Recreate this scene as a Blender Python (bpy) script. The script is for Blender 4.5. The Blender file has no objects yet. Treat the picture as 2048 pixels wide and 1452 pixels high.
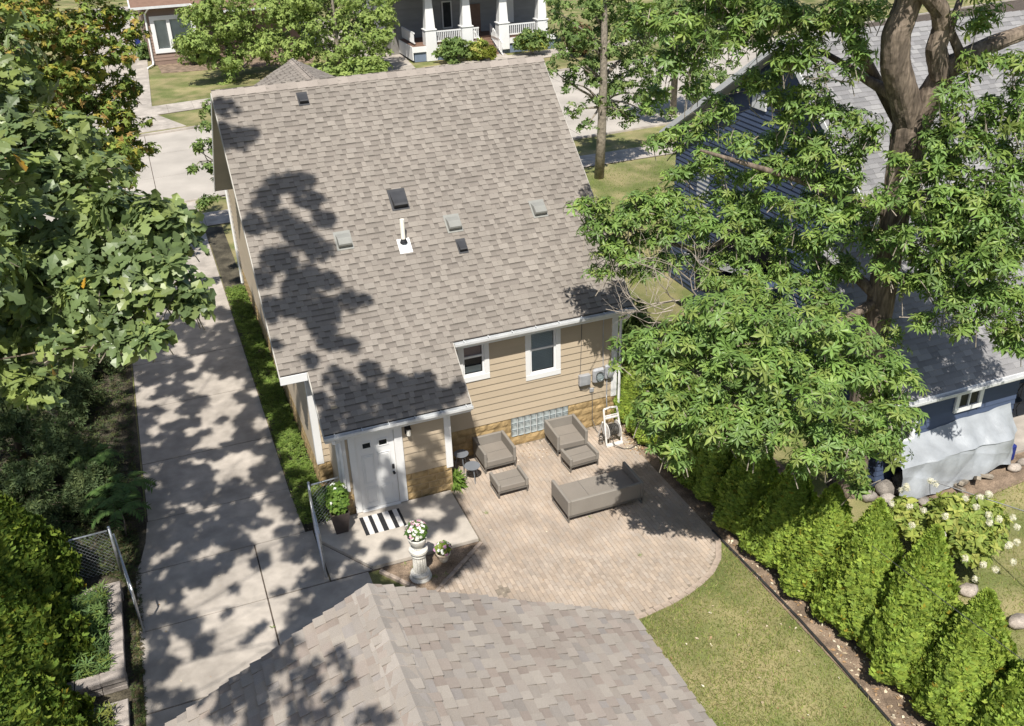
import bpy, math, random
import numpy as np
from mathutils import Matrix, Vector

scene = bpy.context.scene
COL = scene.collection
R = math.radians

# ------------------------------------------------------------------ camera, sky, sun, exposure
F_PX, YAW, PITCH, ROLL = 1912.44, 0.36211, 0.49663, -0.03152
CAM = np.array([-4.0651, -19.8129, 13.9576])
_fw = np.array([math.sin(YAW)*math.cos(PITCH), math.cos(YAW)*math.cos(PITCH), -math.sin(PITCH)])
_rt0 = np.array([math.cos(YAW), -math.sin(YAW), 0.0])
_up0 = np.cross(_rt0, _fw)
_rt = _rt0*math.cos(ROLL) + _up0*math.sin(ROLL)
_up = -_rt0*math.sin(ROLL) + _up0*math.cos(ROLL)
cam_data = bpy.data.cameras.new('camera')
cam = bpy.data.objects.new('camera', cam_data)
COL.objects.link(cam)
cam.matrix_world = Matrix(((_rt[0], _up[0], -_fw[0], CAM[0]), (_rt[1], _up[1], -_fw[1], CAM[1]),
                           (_rt[2], _up[2], -_fw[2], CAM[2]), (0, 0, 0, 1)))
cam_data.sensor_width = 36.0
cam_data.lens = F_PX/2048*36.0
cam_data.clip_start = 0.1
cam_data.clip_end = 2000
scene.camera = cam

SUN = np.array([-.435, -1.0, 1.6]); SUN = SUN/np.linalg.norm(SUN)     # towards the sun
LDIR = np.array([.435, 1.0, -1.6])                                    # the way light travels
world = bpy.data.worlds.new('World'); scene.world = world; world.use_nodes = True
wn = world.node_tree.nodes; wl = world.node_tree.links
bg = wn.get('Background') or wn.new('ShaderNodeBackground')
sky = wn.new('ShaderNodeTexSky'); sky.sky_type = 'NISHITA'; sky.sun_disc = False
sky.sun_elevation = math.asin(SUN[2]); sky.sun_rotation = math.atan2(SUN[0], SUN[1])
sky.air_density = 1.0; sky.dust_density = 1.2; sky.ozone_density = 1.0
wl.new(sky.outputs[0], bg.inputs[0]); bg.inputs[1].default_value = 0.085
sl = bpy.data.lights.new('sun', 'SUN'); sl.energy = 5.0; sl.angle = R(0.53); sl.color = (1.0, .955, .88)
so = bpy.data.objects.new('sun', sl); COL.objects.link(so)
so.rotation_euler = Vector(SUN).to_track_quat('Z', 'Y').to_euler()
so.location = (0, -10, 30)
scene.view_settings.view_transform = 'Standard'; scene.view_settings.look = 'None'
scene.view_settings.exposure = 0.38; scene.view_settings.gamma = 1.0
scene.view_settings.use_curve_mapping = False
scene.cycles.use_denoising = True
scene.cycles.max_bounces = 4; scene.cycles.diffuse_bounces = 3; scene.cycles.glossy_bounces = 2; scene.cycles.transmission_bounces = 2; scene.cycles.transparent_max_bounces = 6

def ray(px, py):
    return _fw*F_PX + _rt*(px-1024) + _up*(726-py)
def at(px, py, x=None, y=None, z=None, d=None):
    """world point seen at that place of the 2048 x 1452 photograph, on a known plane or distance"""
    v = ray(px, py)
    if z is not None: t = (z-CAM[2])/v[2]
    elif y is not None: t = (y-CAM[1])/v[1]
    elif x is not None: t = (x-CAM[0])/v[0]
    else: t = d/np.linalg.norm(v)
    return CAM + v*t
def px_of(p):
    d = np.asarray(p, float)-CAM
    w = d@_fw
    return (1024+F_PX*(d@_rt)/w, 726-F_PX*(d@_up)/w, w)

# ------------------------------------------------------------------ helpers
def tag(o, label=None, cat=None, group=None, kind=None):
    if label: o['label'] = label
    if cat: o['category'] = cat
    if group: o['group'] = group
    if kind: o['kind'] = kind
    return o
def thing(name, label, cat, loc=(0, 0, 0), group=None):
    o = bpy.data.objects.new(name, None); COL.objects.link(o)
    o.location = loc; o.empty_display_size = .2
    return tag(o, label, cat, group)
def put(o, parent):
    if parent is not None:
        o.parent = parent
        if parent.type == 'EMPTY':
            o.matrix_parent_inverse = Matrix.Translation(-parent.location)
    return o
class MB:
    """collects faces for one mesh"""
    def __init__(s): s.v = []; s.f = []; s.c = []; s.col = None
    def add(s, vs, fs):
        n = len(s.v); s.v += [tuple(map(float, p)) for p in vs]
        for f in fs: s.f.append(tuple(i+n for i in f)); s.c.append(s.col)
        return s
    def box(s, x0, x1, y0, y1, z0, z1):
        return s.add([(x0,y0,z0),(x1,y0,z0),(x1,y1,z0),(x0,y1,z0),(x0,y0,z1),(x1,y0,z1),(x1,y1,z1),(x0,y1,z1)],
              [(0,3,2,1),(4,5,6,7),(0,1,5,4),(1,2,6,5),(2,3,7,6),(3,0,4,7)])
    def bbox(s, x0, x1, y0, y1, z0, z1, b=.01):
        """box with chamfered edges"""
        xs=(x0,x1); ys=(y0,y1); zs=(z0,z1); vs=[]; idx={}
        for i in (0,1):
            for j in (0,1):
                for k in (0,1):
                    sx=1-2*i; sy=1-2*j; sz=1-2*k
                    for a,(dx,dy,dz) in enumerate(((0,b,b),(b,0,b),(b,b,0))):
                        idx[i,j,k,a]=len(vs); vs.append((xs[i]+sx*dx, ys[j]+sy*dy, zs[k]+sz*dz))
        fs=[]
        def q(*l): fs.append(tuple(idx[t] for t in l))
        q((0,0,0,0),(0,0,1,0),(0,1,1,0),(0,1,0,0)); q((1,0,0,0),(1,1,0,0),(1,1,1,0),(1,0,1,0))
        q((0,0,0,1),(1,0,0,1),(1,0,1,1),(0,0,1,1)); q((0,1,0,1),(0,1,1,1),(1,1,1,1),(1,1,0,1))
        q((0,0,0,2),(0,1,0,2),(1,1,0,2),(1,0,0,2)); q((0,0,1,2),(1,0,1,2),(1,1,1,2),(0,1,1,2))
        for i in (0,1):
            for j in (0,1): q((i,j,0,0),(i,j,0,1),(i,j,1,1),(i,j,1,0))
            for k in (0,1): q((i,0,k,0),(i,0,k,2),(i,1,k,2),(i,1,k,0))
        for j in (0,1):
            for k in (0,1): q((0,j,k,1),(0,j,k,2),(1,j,k,2),(1,j,k,1))
        for i in (0,1):
            for j in (0,1):
                for k in (0,1): q((i,j,k,0),(i,j,k,1),(i,j,k,2))
        return s.add(vs, fs)
    def quad(s, *p): return s.add(p, [tuple(range(len(p)))])
    def prism(s, poly, z0, z1):
        n=len(poly)
        vs=[(x,y,z0) for x,y in poly]+[(x,y,z1) for x,y in poly]
        return s.add(vs, [tuple(range(n))[::-1], tuple(range(n,2*n))]+[(i,(i+1)%n,n+(i+1)%n,n+i) for i in range(n)])
    def slab(s, pts, n, t):
        """flat polygon thickened by t along -n"""
        pts=[np.array(p,float) for p in pts]; nn=np.array(n,float); nn/=np.linalg.norm(nn); k=len(pts)
        vs=pts+[p-nn*t for p in pts]
        return s.add(vs, [tuple(range(k)), tuple(range(2*k-1,k-1,-1))]+[(i,k+i,k+(i+1)%k,(i+1)%k) for i in range(k)])
    def tube(s, pts, rad, n=6, cap=True):
        pts=[np.array(p,float) for p in pts]
        if np.isscalar(rad): rad=[rad]*len(pts)
        vs=[]; prev=None
        for i,p in enumerate(pts):
            t=pts[min(i+1,len(pts)-1)]-pts[max(i-1,0)]; t/=np.linalg.norm(t)+1e-12
            if prev is None:
                a=np.array([1,0,0]) if abs(t[0])<.8 else np.array([0,1,0])
                u=np.cross(t,a)
            else: u=prev-t*(prev@t)
            u/=np.linalg.norm(u)+1e-12; w=np.cross(t,u); prev=u
            for k in range(n):
                A=2*math.pi*k/n; vs.append(p+rad[i]*(u*math.cos(A)+w*math.sin(A)))
        fs=[(i*n+k,i*n+(k+1)%n,(i+1)*n+(k+1)%n,(i+1)*n+k) for i in range(len(pts)-1) for k in range(n)]
        if cap: fs+=[tuple(range(n))[::-1], tuple(range((len(pts)-1)*n,len(pts)*n))]
        return s.add(vs,fs)
    def lathe(s, prof, c=(0,0,0), n=20, flute=None):
        vs=[]; 
        for r,z in prof:
            for k in range(n):
                A=2*math.pi*k/n; vs.append((c[0]+r*math.cos(A),c[1]+r*math.sin(A),c[2]+z))
        m=len(prof)
        fs=[(i*n+k,i*n+(k+1)%n,(i+1)*n+(k+1)%n,(i+1)*n+k) for i in range(m-1) for k in range(n)]
        fs+=[tuple(range(n))[::-1], tuple(range((m-1)*n,m*n))]
        return s.add(vs,fs)
    def blob(s, c, r, seed=0, n=7, m=10, rough=.15):
        rg=np.random.RandomState(seed); vs=[]; fs=[]
        r=np.array(r if not np.isscalar(r) else (r,r,r),float)
        for i in range(n+1):
            th=math.pi*i/n
            for k in range(m):
                A=2*math.pi*k/m; j=1+rough*(rg.rand()-.5)*2 if 0<i<n else 1
                vs.append((c[0]+r[0]*j*math.sin(th)*math.cos(A),c[1]+r[1]*j*math.sin(th)*math.sin(A),c[2]+r[2]*j*math.cos(th)))
        for i in range(n):
            for k in range(m): fs.append((i*m+k,(i+1)*m+k,(i+1)*m+(k+1)%m,i*m+(k+1)%m))
        return s.add(vs,fs)
    def mesh(s, name, mat, smooth=False):
        me=bpy.data.meshes.new(name); me.from_pydata(s.v,[],s.f); 
        if mat: me.materials.append(mat)
        if any(c is not None for c in s.c):
            a=me.attributes.new('tint','FLOAT_COLOR','FACE')
            a.data.foreach_set('color',[x for c in s.c for x in ((c or (1,1,1))+(1.,))])
        me.polygons.foreach_set('use_smooth',[bool(smooth)]*len(me.polygons))
        me.update(); return me
    def build(s, name, mat, parent=None, smooth=False, **k):
        o=bpy.data.objects.new(name, s.mesh(name,mat,smooth)); COL.objects.link(o)
        put(o,parent); tag(o,**k) if k else None
        return o
def piece(name, me, parent, M, color=None):
    o=bpy.data.objects.new(name, me); COL.objects.link(o); o.parent=parent; o.matrix_basis=M
    if color is not None: o.color=tuple(color)+(1.,)
    return o
def np_mesh(name, V, Fc, mat, tint=None, corner=None, smooth=False):
    """V (n,3), Fc (m,k) equal-sized faces, tint (m,3) per face or corner (m*k,3)"""
    me=bpy.data.meshes.new(name); m,k=Fc.shape
    me.vertices.add(len(V)); me.vertices.foreach_set('co',np.ascontiguousarray(V,np.float32).ravel())
    me.loops.add(m*k); me.loops.foreach_set('vertex_index',np.ascontiguousarray(Fc,np.int32).ravel())
    me.polygons.add(m); me.polygons.foreach_set('loop_start',np.arange(0,m*k,k,dtype=np.int32))
    try: me.polygons.foreach_set('loop_total',np.full(m,k,np.int32))
    except Exception: pass
    if tint is not None:
        a=me.attributes.new('tint','FLOAT_COLOR','FACE')
        a.data.foreach_set('color',np.concatenate([tint,np.ones((m,1))],1).astype(np.float32).ravel())
    if corner is not None:
        a=me.attributes.new('tint','FLOAT_COLOR','CORNER')
        a.data.foreach_set('color',np.concatenate([corner,np.ones((m*k,1))],1).astype(np.float32).ravel())
    me.polygons.foreach_set('use_smooth',np.full(m,bool(smooth)))
    me.materials.append(mat); me.update(calc_edges=True); me.validate(); return me
def copy_tree(o, parent=None):
    c=o.copy(); COL.objects.link(c)
    if parent is not None:
        c.parent=parent; c.matrix_parent_inverse=o.matrix_parent_inverse.copy()
    for ch in list(o.children): copy_tree(ch,c)
    return c

# ------------------------------------------------------------------ materials
def mat(name, col, rough=.7, var=.12, scale=3., col2=None, fine=0., fscale=120., bump=0., bscale=40., tint=False, objcol=False,
        metal=0., spec=.3, trans=0., stretch=None, coat=0., wave=None, joint=None, lo=.38, hi=.62):
    m=bpy.data.materials.new(name); m.use_nodes=True; nt=m.node_tree; N=nt.nodes; L=nt.links
    for n in list(N): N.remove(n)
    out=N.new('ShaderNodeOutputMaterial'); b=N.new('ShaderNodeBsdfPrincipled')
    b.inputs['Roughness'].default_value=rough; b.inputs['Metallic'].default_value=metal
    b.inputs['Specular IOR Level'].default_value=spec
    if coat: b.inputs['Coat Weight'].default_value=coat
    tc=N.new('ShaderNodeTexCoord'); vec=tc.outputs['Object']
    if objcol or stretch:
        mp=N.new('ShaderNodeMapping'); L.new(vec,mp.inputs[0]); vec=mp.outputs[0]
        if stretch: mp.inputs['Scale'].default_value=stretch
        if objcol:
            oi=N.new('ShaderNodeObjectInfo'); ad=N.new('ShaderNodeMath'); ad.operation='MULTIPLY'; ad.inputs[1].default_value=37.
            L.new(oi.outputs['Random'],ad.inputs[0]); L.new(ad.outputs[0],mp.inputs['Location'])
    def noise(sc,det=4.):
        n=N.new('ShaderNodeTexNoise'); n.inputs['Scale'].default_value=sc; n.inputs['Detail'].default_value=det; L.new(vec,n.inputs['Vector']); return n
    def mix(kind,fac,a,bb):
        x=N.new('ShaderNodeMix'); x.data_type='RGBA'; x.blend_type=kind
        if isinstance(fac,float): x.inputs[0].default_value=fac
        else: L.new(fac,x.inputs[0])
        for i,v in ((6,a),(7,bb)):
            if isinstance(v,tuple): x.inputs[i].default_value=v+(1.,)
            else: L.new(v,x.inputs[i])
        return x.outputs[2]
    def ramp(src,a,c):
        r=N.new('ShaderNodeValToRGB'); r.color_ramp.elements[0].position=a; r.color_ramp.elements[1].position=c; L.new(src,r.inputs[0]); return r.outputs[0]
    c1=tuple(x*(1-var) for x in col); c2=col2 or tuple(min(1,x*(1+var)) for x in col)
    cur=mix('MIX',ramp(noise(scale).outputs[0],lo,hi),c1,c2)
    if fine:
        g=mix('MIX',ramp(noise(fscale,2.).outputs[0],.3,.7),(1-fine,)*3,(1+fine,)*3)
        cur=mix('MULTIPLY',1.,cur,g)
    if wave:                                   # soft large-scale blotches
        g=mix('MIX',ramp(noise(wave[0],3.).outputs[0],.35,.65),(1-wave[1],)*3,(1+wave[1],)*3)
        cur=mix('MULTIPLY',1.,cur,g)
    if tint:
        a=N.new('ShaderNodeAttribute'); a.attribute_name='tint'; cur=mix('MULTIPLY',1.,cur,a.outputs['Color'])
    if objcol:
        cur=mix('MULTIPLY',1.,cur,oi.outputs['Color'])
    L.new(cur,b.inputs['Base Color'])
    if bump:
        bp=N.new('ShaderNodeBump'); bp.inputs['Strength'].default_value=bump; bp.inputs['Distance'].default_value=.02
        L.new(noise(bscale,6.).outputs[0],bp.inputs['Height']); L.new(bp.outputs[0],b.inputs['Normal'])
    sh=b.outputs[0]
    if trans:
        tr=N.new('ShaderNodeBsdfTranslucent'); L.new(mix('MULTIPLY',1.,cur,(1.25,1.35,.55)),tr.inputs[0])
        ms=N.new('ShaderNodeMixShader'); ms.inputs[0].default_value=trans
        L.new(sh,ms.inputs[1]); L.new(tr.outputs[0],ms.inputs[2]); sh=ms.outputs[0]
    L.new(sh,out.inputs[0]); return m
def glass_mat(name, tintc=(.9,.95,.95)):
    m=bpy.data.materials.new(name); m.use_nodes=True; N=m.node_tree.nodes; L=m.node_tree.links
    for n in list(N): N.remove(n)
    out=N.new('ShaderNodeOutputMaterial'); g=N.new('ShaderNodeBsdfGlossy'); g.inputs['Roughness'].default_value=.02
    t=N.new('ShaderNodeBsdfTransparent'); t.inputs[0].default_value=tintc+(1.,)
    f=N.new('ShaderNodeFresnel'); f.inputs[0].default_value=1.33; ms=N.new('ShaderNodeMixShader')
    L.new(f.outputs[0],ms.inputs[0]); L.new(t.outputs[0],ms.inputs[1]); L.new(g.outputs[0],ms.inputs[2]); L.new(ms.outputs[0],out.inputs[0])
    return m
MT={}
MT['lawn']=mat('lawn_soil',(.165,.19,.06),.95,.2,.7,col2=(.27,.235,.115),fine=.35,fscale=60,wave=(.25,.18),bump=.4,bscale=70)
MT['grass']=mat('grass',(1,1,1),.75,.1,2.,tint=True,trans=.2,spec=.15)
MT['dirt']=mat('dirt',(.21,.155,.11),.95,.3,2.5,fine=.35,fscale=45,bump=.5,bscale=30)
MT['darksoil']=mat('dark_soil',(.075,.065,.045),.95,.4,2.,fine=.4,fscale=30,bump=.6,bscale=25)  # plain dark brown soil for side yard, beds and pots
MT['concrete']=mat('concrete',(.385,.345,.30),.85,.14,.7,fine=.10,fscale=160,wave=(2.6,.13),bump=.08,bscale=150)
MT['slab']=mat('stoop_concrete',(.45,.405,.35),.85,.09,1.4,fine=.07,fscale=180,wave=(5,.06),bump=.06,bscale=150)
MT['patiojoint']=mat('patio_joint_sand',(.22,.185,.145),.95,.25,6,fine=.25,fscale=60)
MT['joint']=mat('joint_sand',(.09,.072,.058),.95,.3,6,fine=.3,fscale=60)
MT['paver']=mat('paver',(.375,.31,.252),.9,.10,1.1,fine=.14,fscale=110,wave=(.55,.10),bump=.15,bscale=110,tint=True)
MT['paverp']=mat('paver_piece',(.375,.31,.252),.9,.12,3.,fine=.14,fscale=110,bump=.15,bscale=110,objcol=True)
MT['edge_stone']=mat('edging_stone',(.36,.29,.235),.9,.15,4,fine=.15,fscale=90,bump=.2,bscale=60)
MT['shingle']=mat('shingle_tan',(1,1,1),.95,.06,1.6,fine=.22,fscale=210,tint=True,objcol=False,spec=.1,bump=.12,bscale=260,wave=(.5,.05))
MT['shinglep']=mat('shingle_tan_piece',(1,1,1),.95,.06,1.6,fine=.22,fscale=210,tint=True,objcol=True,spec=.1,bump=.12,bscale=260)
MT['deck']=mat('roof_felt',(.16,.14,.125),.95,.1)
MT['siding']=mat('tan_siding',(.445,.365,.265),.6,.035,.8,fine=.03,fscale=60,objcol=True)
MT['wallback']=mat('tan_wall',(.42,.345,.25),.7,.04,1.)
MT['found']=mat('rockface_foundation',(.36,.255,.125),.85,.2,5,fine=.15,fscale=70,bump=.5,bscale=28,objcol=True)
MT['mortar']=mat('foundation_mortar',(.31,.225,.115),.9,.1)
MT['white']=mat('white_paint',(.72,.72,.71),.45,.02,2.,fine=.015,fscale=60,spec=.4)
MT['whitev']=mat('white_vinyl',(.74,.74,.73),.35,.015,2.)
MT['soffit']=mat('grey_soffit',(.42,.40,.36),.7,.05,1.)
MT['gutter']=mat('white_gutter',(.60,.61,.61),.35,.06,3.,fine=.05,fscale=25)
MT['glass']=glass_mat('window_glass')
MT['dark']=mat('dark_interior',(.03,.032,.035),.8,.2)
MT['blind']=mat('blind_slat',(.6,.6,.58),.6,.05)
MT['pinkshade']=mat('pink_shade',(.33,.23,.22),.8,.08)
MT['block']=mat('glass_block',(.30,.335,.335),.12,.3,9.,spec=.7,bump=.35,bscale=18)
MT['blackplastic']=mat('black_plastic',(.025,.025,.028),.4,.2)
MT['ventgrey']=mat('grey_vent_metal',(.25,.25,.23),.5,.05,3,fine=.04,fscale=60)
MT['ventblack']=mat('black_vent_metal',(.045,.046,.05),.55,.15)
MT['pvc']=mat('white_pipe',(.86,.82,.72),.4,.03)
MT['galv']=mat('galvanised_steel',(.52,.54,.56),.38,.12,12,metal=.75,fine=.08,fscale=50)
MT['metalgrey']=mat('meter_grey',(.40,.41,.43),.45,.12,5,metal=.3)
MT['sofa']=mat('taupe_sling_fabric',(.225,.20,.172),.8,.04,2,fine=.12,fscale=260,bump=.1,bscale=300)
MT['sofarm']=mat('taupe_arm_fabric',(.24,.218,.19),.8,.04,2,fine=.1,fscale=260,bump=.1,bscale=300)
MT['frame']=mat('grey_metal_frame',(.20,.19,.175),.4,.08,metal=.5)
MT['tablegrey']=mat('grey_table_metal',(.21,.225,.25),.4,.05,metal=.2)
MT['hosewhite']=mat('weathered_white_plastic',(.68,.65,.61),.6,.08,8,fine=.08,fscale=40)
MT['hose']=mat('dark_hose',(.07,.066,.06),.5,.25,9)
MT['stone']=mat('weathered_white_stone',(.60,.58,.53),.85,.12,6,fine=.16,fscale=55,bump=.3,bscale=45)
MT['terra']=mat('aged_clay_pot',(.55,.45,.34),.8,.2,9,col2=(.70,.64,.55),fine=.1,fscale=50)
MT['potbrown']=mat('brown_planter',(.075,.06,.055),.5,.12,4)
MT['matblack']=mat('mat_black',(.022,.022,.024),.95,.2,30)
MT['matwhite']=mat('mat_white',(.62,.60,.58),.95,.06,20,fine=.1,fscale=150)
MT['bark']=mat('furrowed_bark',(.165,.13,.10),.95,.35,7,fine=.35,fscale=24,bump=1.,bscale=14,stretch=(1,1,.22))
MT['barkl']=mat('pale_bark',(.26,.225,.18),.95,.25,8,fine=.2,fscale=40,bump=.6,bscale=30)
MT['twig']=mat('bare_twig',(.33,.285,.235),.9,.15,10)
MT['leaf']=mat('leaf',(1,1,1),.45,.10,3.,tint=True,trans=.22,spec=.35)
MT['oakleaf']=mat('oak_leaf',(1,1,1),.40,.10,3.,tint=True,trans=.18,spec=.45)
MT['leafm']=mat('leaf_matte',(1,1,1),.62,.10,2.,tint=True,trans=.2,spec=.2)
MT['conif']=mat('conifer_foliage',(1,1,1),.7,.12,3.,tint=True,trans=.28,spec=.15)
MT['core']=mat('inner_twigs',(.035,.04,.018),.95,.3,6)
MT['petal']=mat('petal',(1,1,1),.7,.04,9,tint=True,trans=.2,spec=.1)
MT['street']=mat('street_concrete',(.40,.365,.32),.9,.08,.35,fine=.06,fscale=60,wave=(.8,.06))
MT['bluesiding']=mat('blue_siding',(.062,.085,.145),.55,.06,1.5,objcol=True)
MT['bluelit_base']=mat('porch_and_sunlit_blue',(.16,.20,.27),.6,.06)  # porch base blue-grey; also paints sunlight on the blue house's corner boards
MT['gshingle']=mat('shingle_grey',(1,1,1),.95,.05,1.2,fine=.2,fscale=190,tint=True,spec=.1,wave=(.4,.06))
MT['gshinglep']=mat('shingle_grey_piece',(1,1,1),.95,.05,1.2,fine=.2,fscale=190,tint=True,objcol=True,spec=.1)
MT['tarp']=mat('silver_tarp',(.33,.35,.37),.5,.08,3,fine=.05,fscale=90,bump=.8,bscale=6,spec=.4,metal=.1)
MT['boulder']=mat('fieldstone',(.25,.225,.20),.9,.25,4,fine=.25,fscale=40,bump=.6,bscale=18,objcol=True)
MT['cable']=mat('cable',(.10,.10,.10),.5,.1)
MT['cablel']=mat('pale_cable',(.45,.45,.46),.5,.1)
MT['edgingblack']=mat('black_edging',(.03,.03,.03),.5,.2)
MT['brownsid']=mat('brown_siding',(.245,.175,.14),.65,.05,1,objcol=True)
MT['greysid']=mat('grey_siding',(.27,.27,.27),.65,.05,1,objcol=True)
MT['greywall']=mat('porch_wall_shingle',(.20,.19,.175),.75,.1,3)
MT['brownstep']=mat('brown_step',(.20,.125,.09),.6,.08)
MT['capblock']=mat('retaining_block',(.34,.30,.27),.9,.15,4,fine=.2,fscale=60,bump=.3,bscale=40,objcol=True)
MT['litter']=mat('fallen_leaf',(1,1,1),.9,.1,3,tint=True)
MT['blueplastic']=mat('blue_plastic',(.02,.03,.16),.5,.1)
rng = np.random.RandomState(7); random.seed(7)
# ------------------------------------------------------------------ ground, paths, street
def sheet(name, poly, z, m, kind='structure', t=.3, **k):
    b=MB().prism(poly, z-t, z); return b.build(name, m, kind=kind, **k)
b=MB(); b.quad((-400,-300,-.03),(400,-300,-.03),(400,700,-.03),(-400,700,-.03)); b.build('ground',MT['lawn'],kind='structure')
# back lawn (slightly crowned strip of turf behind the garage and patio)
sheet('lawn',[(-1.5,-14.5),(6.25,-14.5),(6.25,-5.2),(3,-5.2),(-1.5,-5.2)],-.004,MT['lawn'])
sheet('planting_bed',[(6.27,-15),(9.3,-15),(9.3,.6),(6.42,.6),(6.42,-.1),(6.27,-1)],-.006,MT['dirt'])
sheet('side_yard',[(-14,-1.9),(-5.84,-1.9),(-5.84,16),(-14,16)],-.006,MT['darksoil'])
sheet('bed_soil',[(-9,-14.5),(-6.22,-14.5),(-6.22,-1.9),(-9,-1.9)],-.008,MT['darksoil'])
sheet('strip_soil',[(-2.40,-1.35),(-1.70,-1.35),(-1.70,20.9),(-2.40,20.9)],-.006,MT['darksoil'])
sheet('bare_earth',[(10.4,-6.4),(12.0,-6.7),(14.2,-6.5),(15.1,-5.9),(15.4,-5.3),(10.4,-4.0)],-.012,MT['dirt'])
# concrete driveway: base with single slabs, joints left open
dw=MB().prism([(-6.16,-13),(-2.2,-13),(-2.2,-1.3),(-2.42,-1.2),(-2.42,25),(-5.8,25),(-5.8,.9),(-6.16,-1.4)],-.3,-.022).build('driveway',MT['joint'],kind='structure')
def slab_piece(parent, poly, z=0., m='concrete', name='slab', sink=.2, g=.016):
    c=np.mean(np.array(poly),0)
    P=[tuple(np.array(p)+(c-np.array(p))/max(np.linalg.norm(c-np.array(p)),.01)*g*1.4) for p in poly]
    o=MB().prism(P, z-sink, z).build(name, MT[m], parent); return o
ys=[25,21.2,18.0,14.9,11.9,9.0,6.1,3.1,.5,-1.40]
for i in range(len(ys)-1):
    y1,y0=ys[i],ys[i+1]; dz=rng.uniform(-.004,.004)
    if y0>.4: poly=[(-5.8,y0),(-2.42,y0),(-2.42,y1),(-5.8,y1)]
    else: poly=[(-6.16,-1.40),(-2.36,-1.40),(-2.42,.5),(-5.82,.5),(-5.9,-.3),(-6.02,-.9)]
    slab_piece(dw,poly,dz)
yj=[-1.40,-3.34,-5.6,-7.9,-10.2,-13]
for i in range(len(yj)-1):
    for (x0,x1) in ((-6.16,-3.55),(-3.55,-2.2 if i<1 else -1.35)):
        slab_piece(dw,[(x0,yj[i+1]),(x1,yj[i+1]),(x1,yj[i]),(x0,yj[i])],rng.uniform(-.004,.003))
# stoop in front of the door, a little higher
st=MB().prism([(-2.19,-3.36),(1.24,-3.36),(1.24,-1.30),(-2.19,-1.30)],-.2,.0).build('stoop',MT['joint'],kind='structure')
slab_piece(st,[(-2.19,-3.34),(-1.25,-3.36),(-2.19,-1.9)],.015,'concrete')
slab_piece(st,[(-1.25,-3.36),(1.24,-3.36),(1.24,-1.31),(-2.19,-1.31),(-2.19,-1.9)],.085,'slab')
# flower bed triangle between stoop, driveway and patio
sheet('flower_bed',[(-1.1,-3.38),(1.2,-3.38),(-.3,-4.6)],.012,MT['dirt'])
def stone_row(parent, p0, p1, n, w=.09, h=.05, name='edging_stone', m='edge_stone'):
    p0=np.array(p0,float); p1=np.array(p1,float); d=(p1-p0)/n; L=np.linalg.norm(d); u=d/L; v=np.array([-u[1],u[0]])
    me=MB().bbox(-L/2+.006,L/2-.006,-w/2,w/2,-.15,0,.008).mesh(name,MT[m])
    for i in range(n):
        c=p0+d*(i+.5); piece(name,me,parent,Matrix.Translation((c[0],c[1],h+random.uniform(-.006,.006)))@Matrix.Rotation(math.atan2(u[1],u[0])+random.uniform(-.02,.02),4,'Z'))
bedge=bpy.data.objects['flower_bed']
stone_row(bedge,(-1.12,-3.45),(-.32,-4.66),5); stone_row(bedge,(-.28,-4.66),(1.25,-3.44),7)
# brick patio
arc=[(6.25,-5.2),(6.18,-5.55),(5.88,-6.02),(5.5,-6.35),(5.1,-6.55),(4.65,-6.72),(4.2,-6.83),(3.6,-6.92),(3.0,-6.96),(2.2,-6.95),(1.2,-6.9),(0,-6.8),(-1.3,-6.7)]
patio_poly=[(1.30,-.02),(6.30,-.02)]+arc+[(-1.3,-5.5),(-.3,-4.72),(1.27,-3.45)]
patio=MB().prism([(1.26,-.0),(6.32,-.0)]+arc+[(-1.3,-5.4),(-.3,-4.66),(1.26,-3.40)],-.3,-.001).build('patio',MT['patiojoint'],kind='structure')
def inside(p, poly):
    c=False; n=len(poly)
    for i in range(n):
        x0,y0=poly[i]; x1,y1=poly[(i+1)%n]
        if (y0>p[1])!=(y1>p[1]) and p[0]<(x1-x0)*(p[1]-y0)/(y1-y0)+x0: c=not c
    return c
inner=[(1.28,-.02),(6.28,-.02),(6.24,-5.2)]+[(x-.05*(x-2.5)/4,y+.05) for x,y in arc[1:]]+[(-1.2,-5.5),(-.3,-4.75),(1.28,-3.5)]
PW,PL=.098,.196
cells=[]
for i in range(-16,52):
    x=1.28+i*PW
    for j in range(-2,40):
        y=-.02-j*PL-(PL/2 if i%2 else 0)
        c=(x+PW/2,y-PL/2)
        if not inside(c,inner): continue
        if abs(c[0]-1.18)+abs(c[1]+5.12)<.22: continue                 # a missing corner with soil and weeds
        cells.append(c)
cells.sort(key=lambda c: px_of((c[0],c[1],0))[2] + (100 if px_of((c[0],c[1],0))[1]>1180 else 0))
vis=[c for c in cells]
def paver_col():
    k=rng.uniform(.92,1.06); w=rng.uniform(-.02,.03)
    return (k*(1+w),k,k*(1-w*1.2))
pme=[MB().bbox(-PW/2+.003,PW/2-.003,-PL/2+.003,PL/2-.003,-.06,0,.006).mesh('paver',MT['paverp'])]
for c in vis[:300]:
    piece('paver',pme[0],patio,Matrix.Translation((c[0],c[1],.008+rng.uniform(-.003,.003)))@Matrix.Rotation(rng.uniform(-.012,.012),4,'Z')@Matrix.Rotation(rng.uniform(-.01,.01),4,'X'),paver_col())
b=MB()
for c in vis[300:]:
    b.col=paver_col(); z=rng.uniform(-.003,.003); h=.003
    b.bbox(c[0]-PW/2+h,c[0]+PW/2-h,c[1]-PL/2+h,c[1]+PL/2-h,-.06,z+.008,.006)
b.build('paver_field',MT['paver'],patio,kind='stuff')
# curved soldier border
for i in range(len(arc)-1):
    n=max(2,int(np.hypot(arc[i+1][0]-arc[i][0],arc[i+1][1]-arc[i][1])/.2)); stone_row(patio,arc[i],arc[i+1],n,w=.13,h=.022,name='border_paver')
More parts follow.
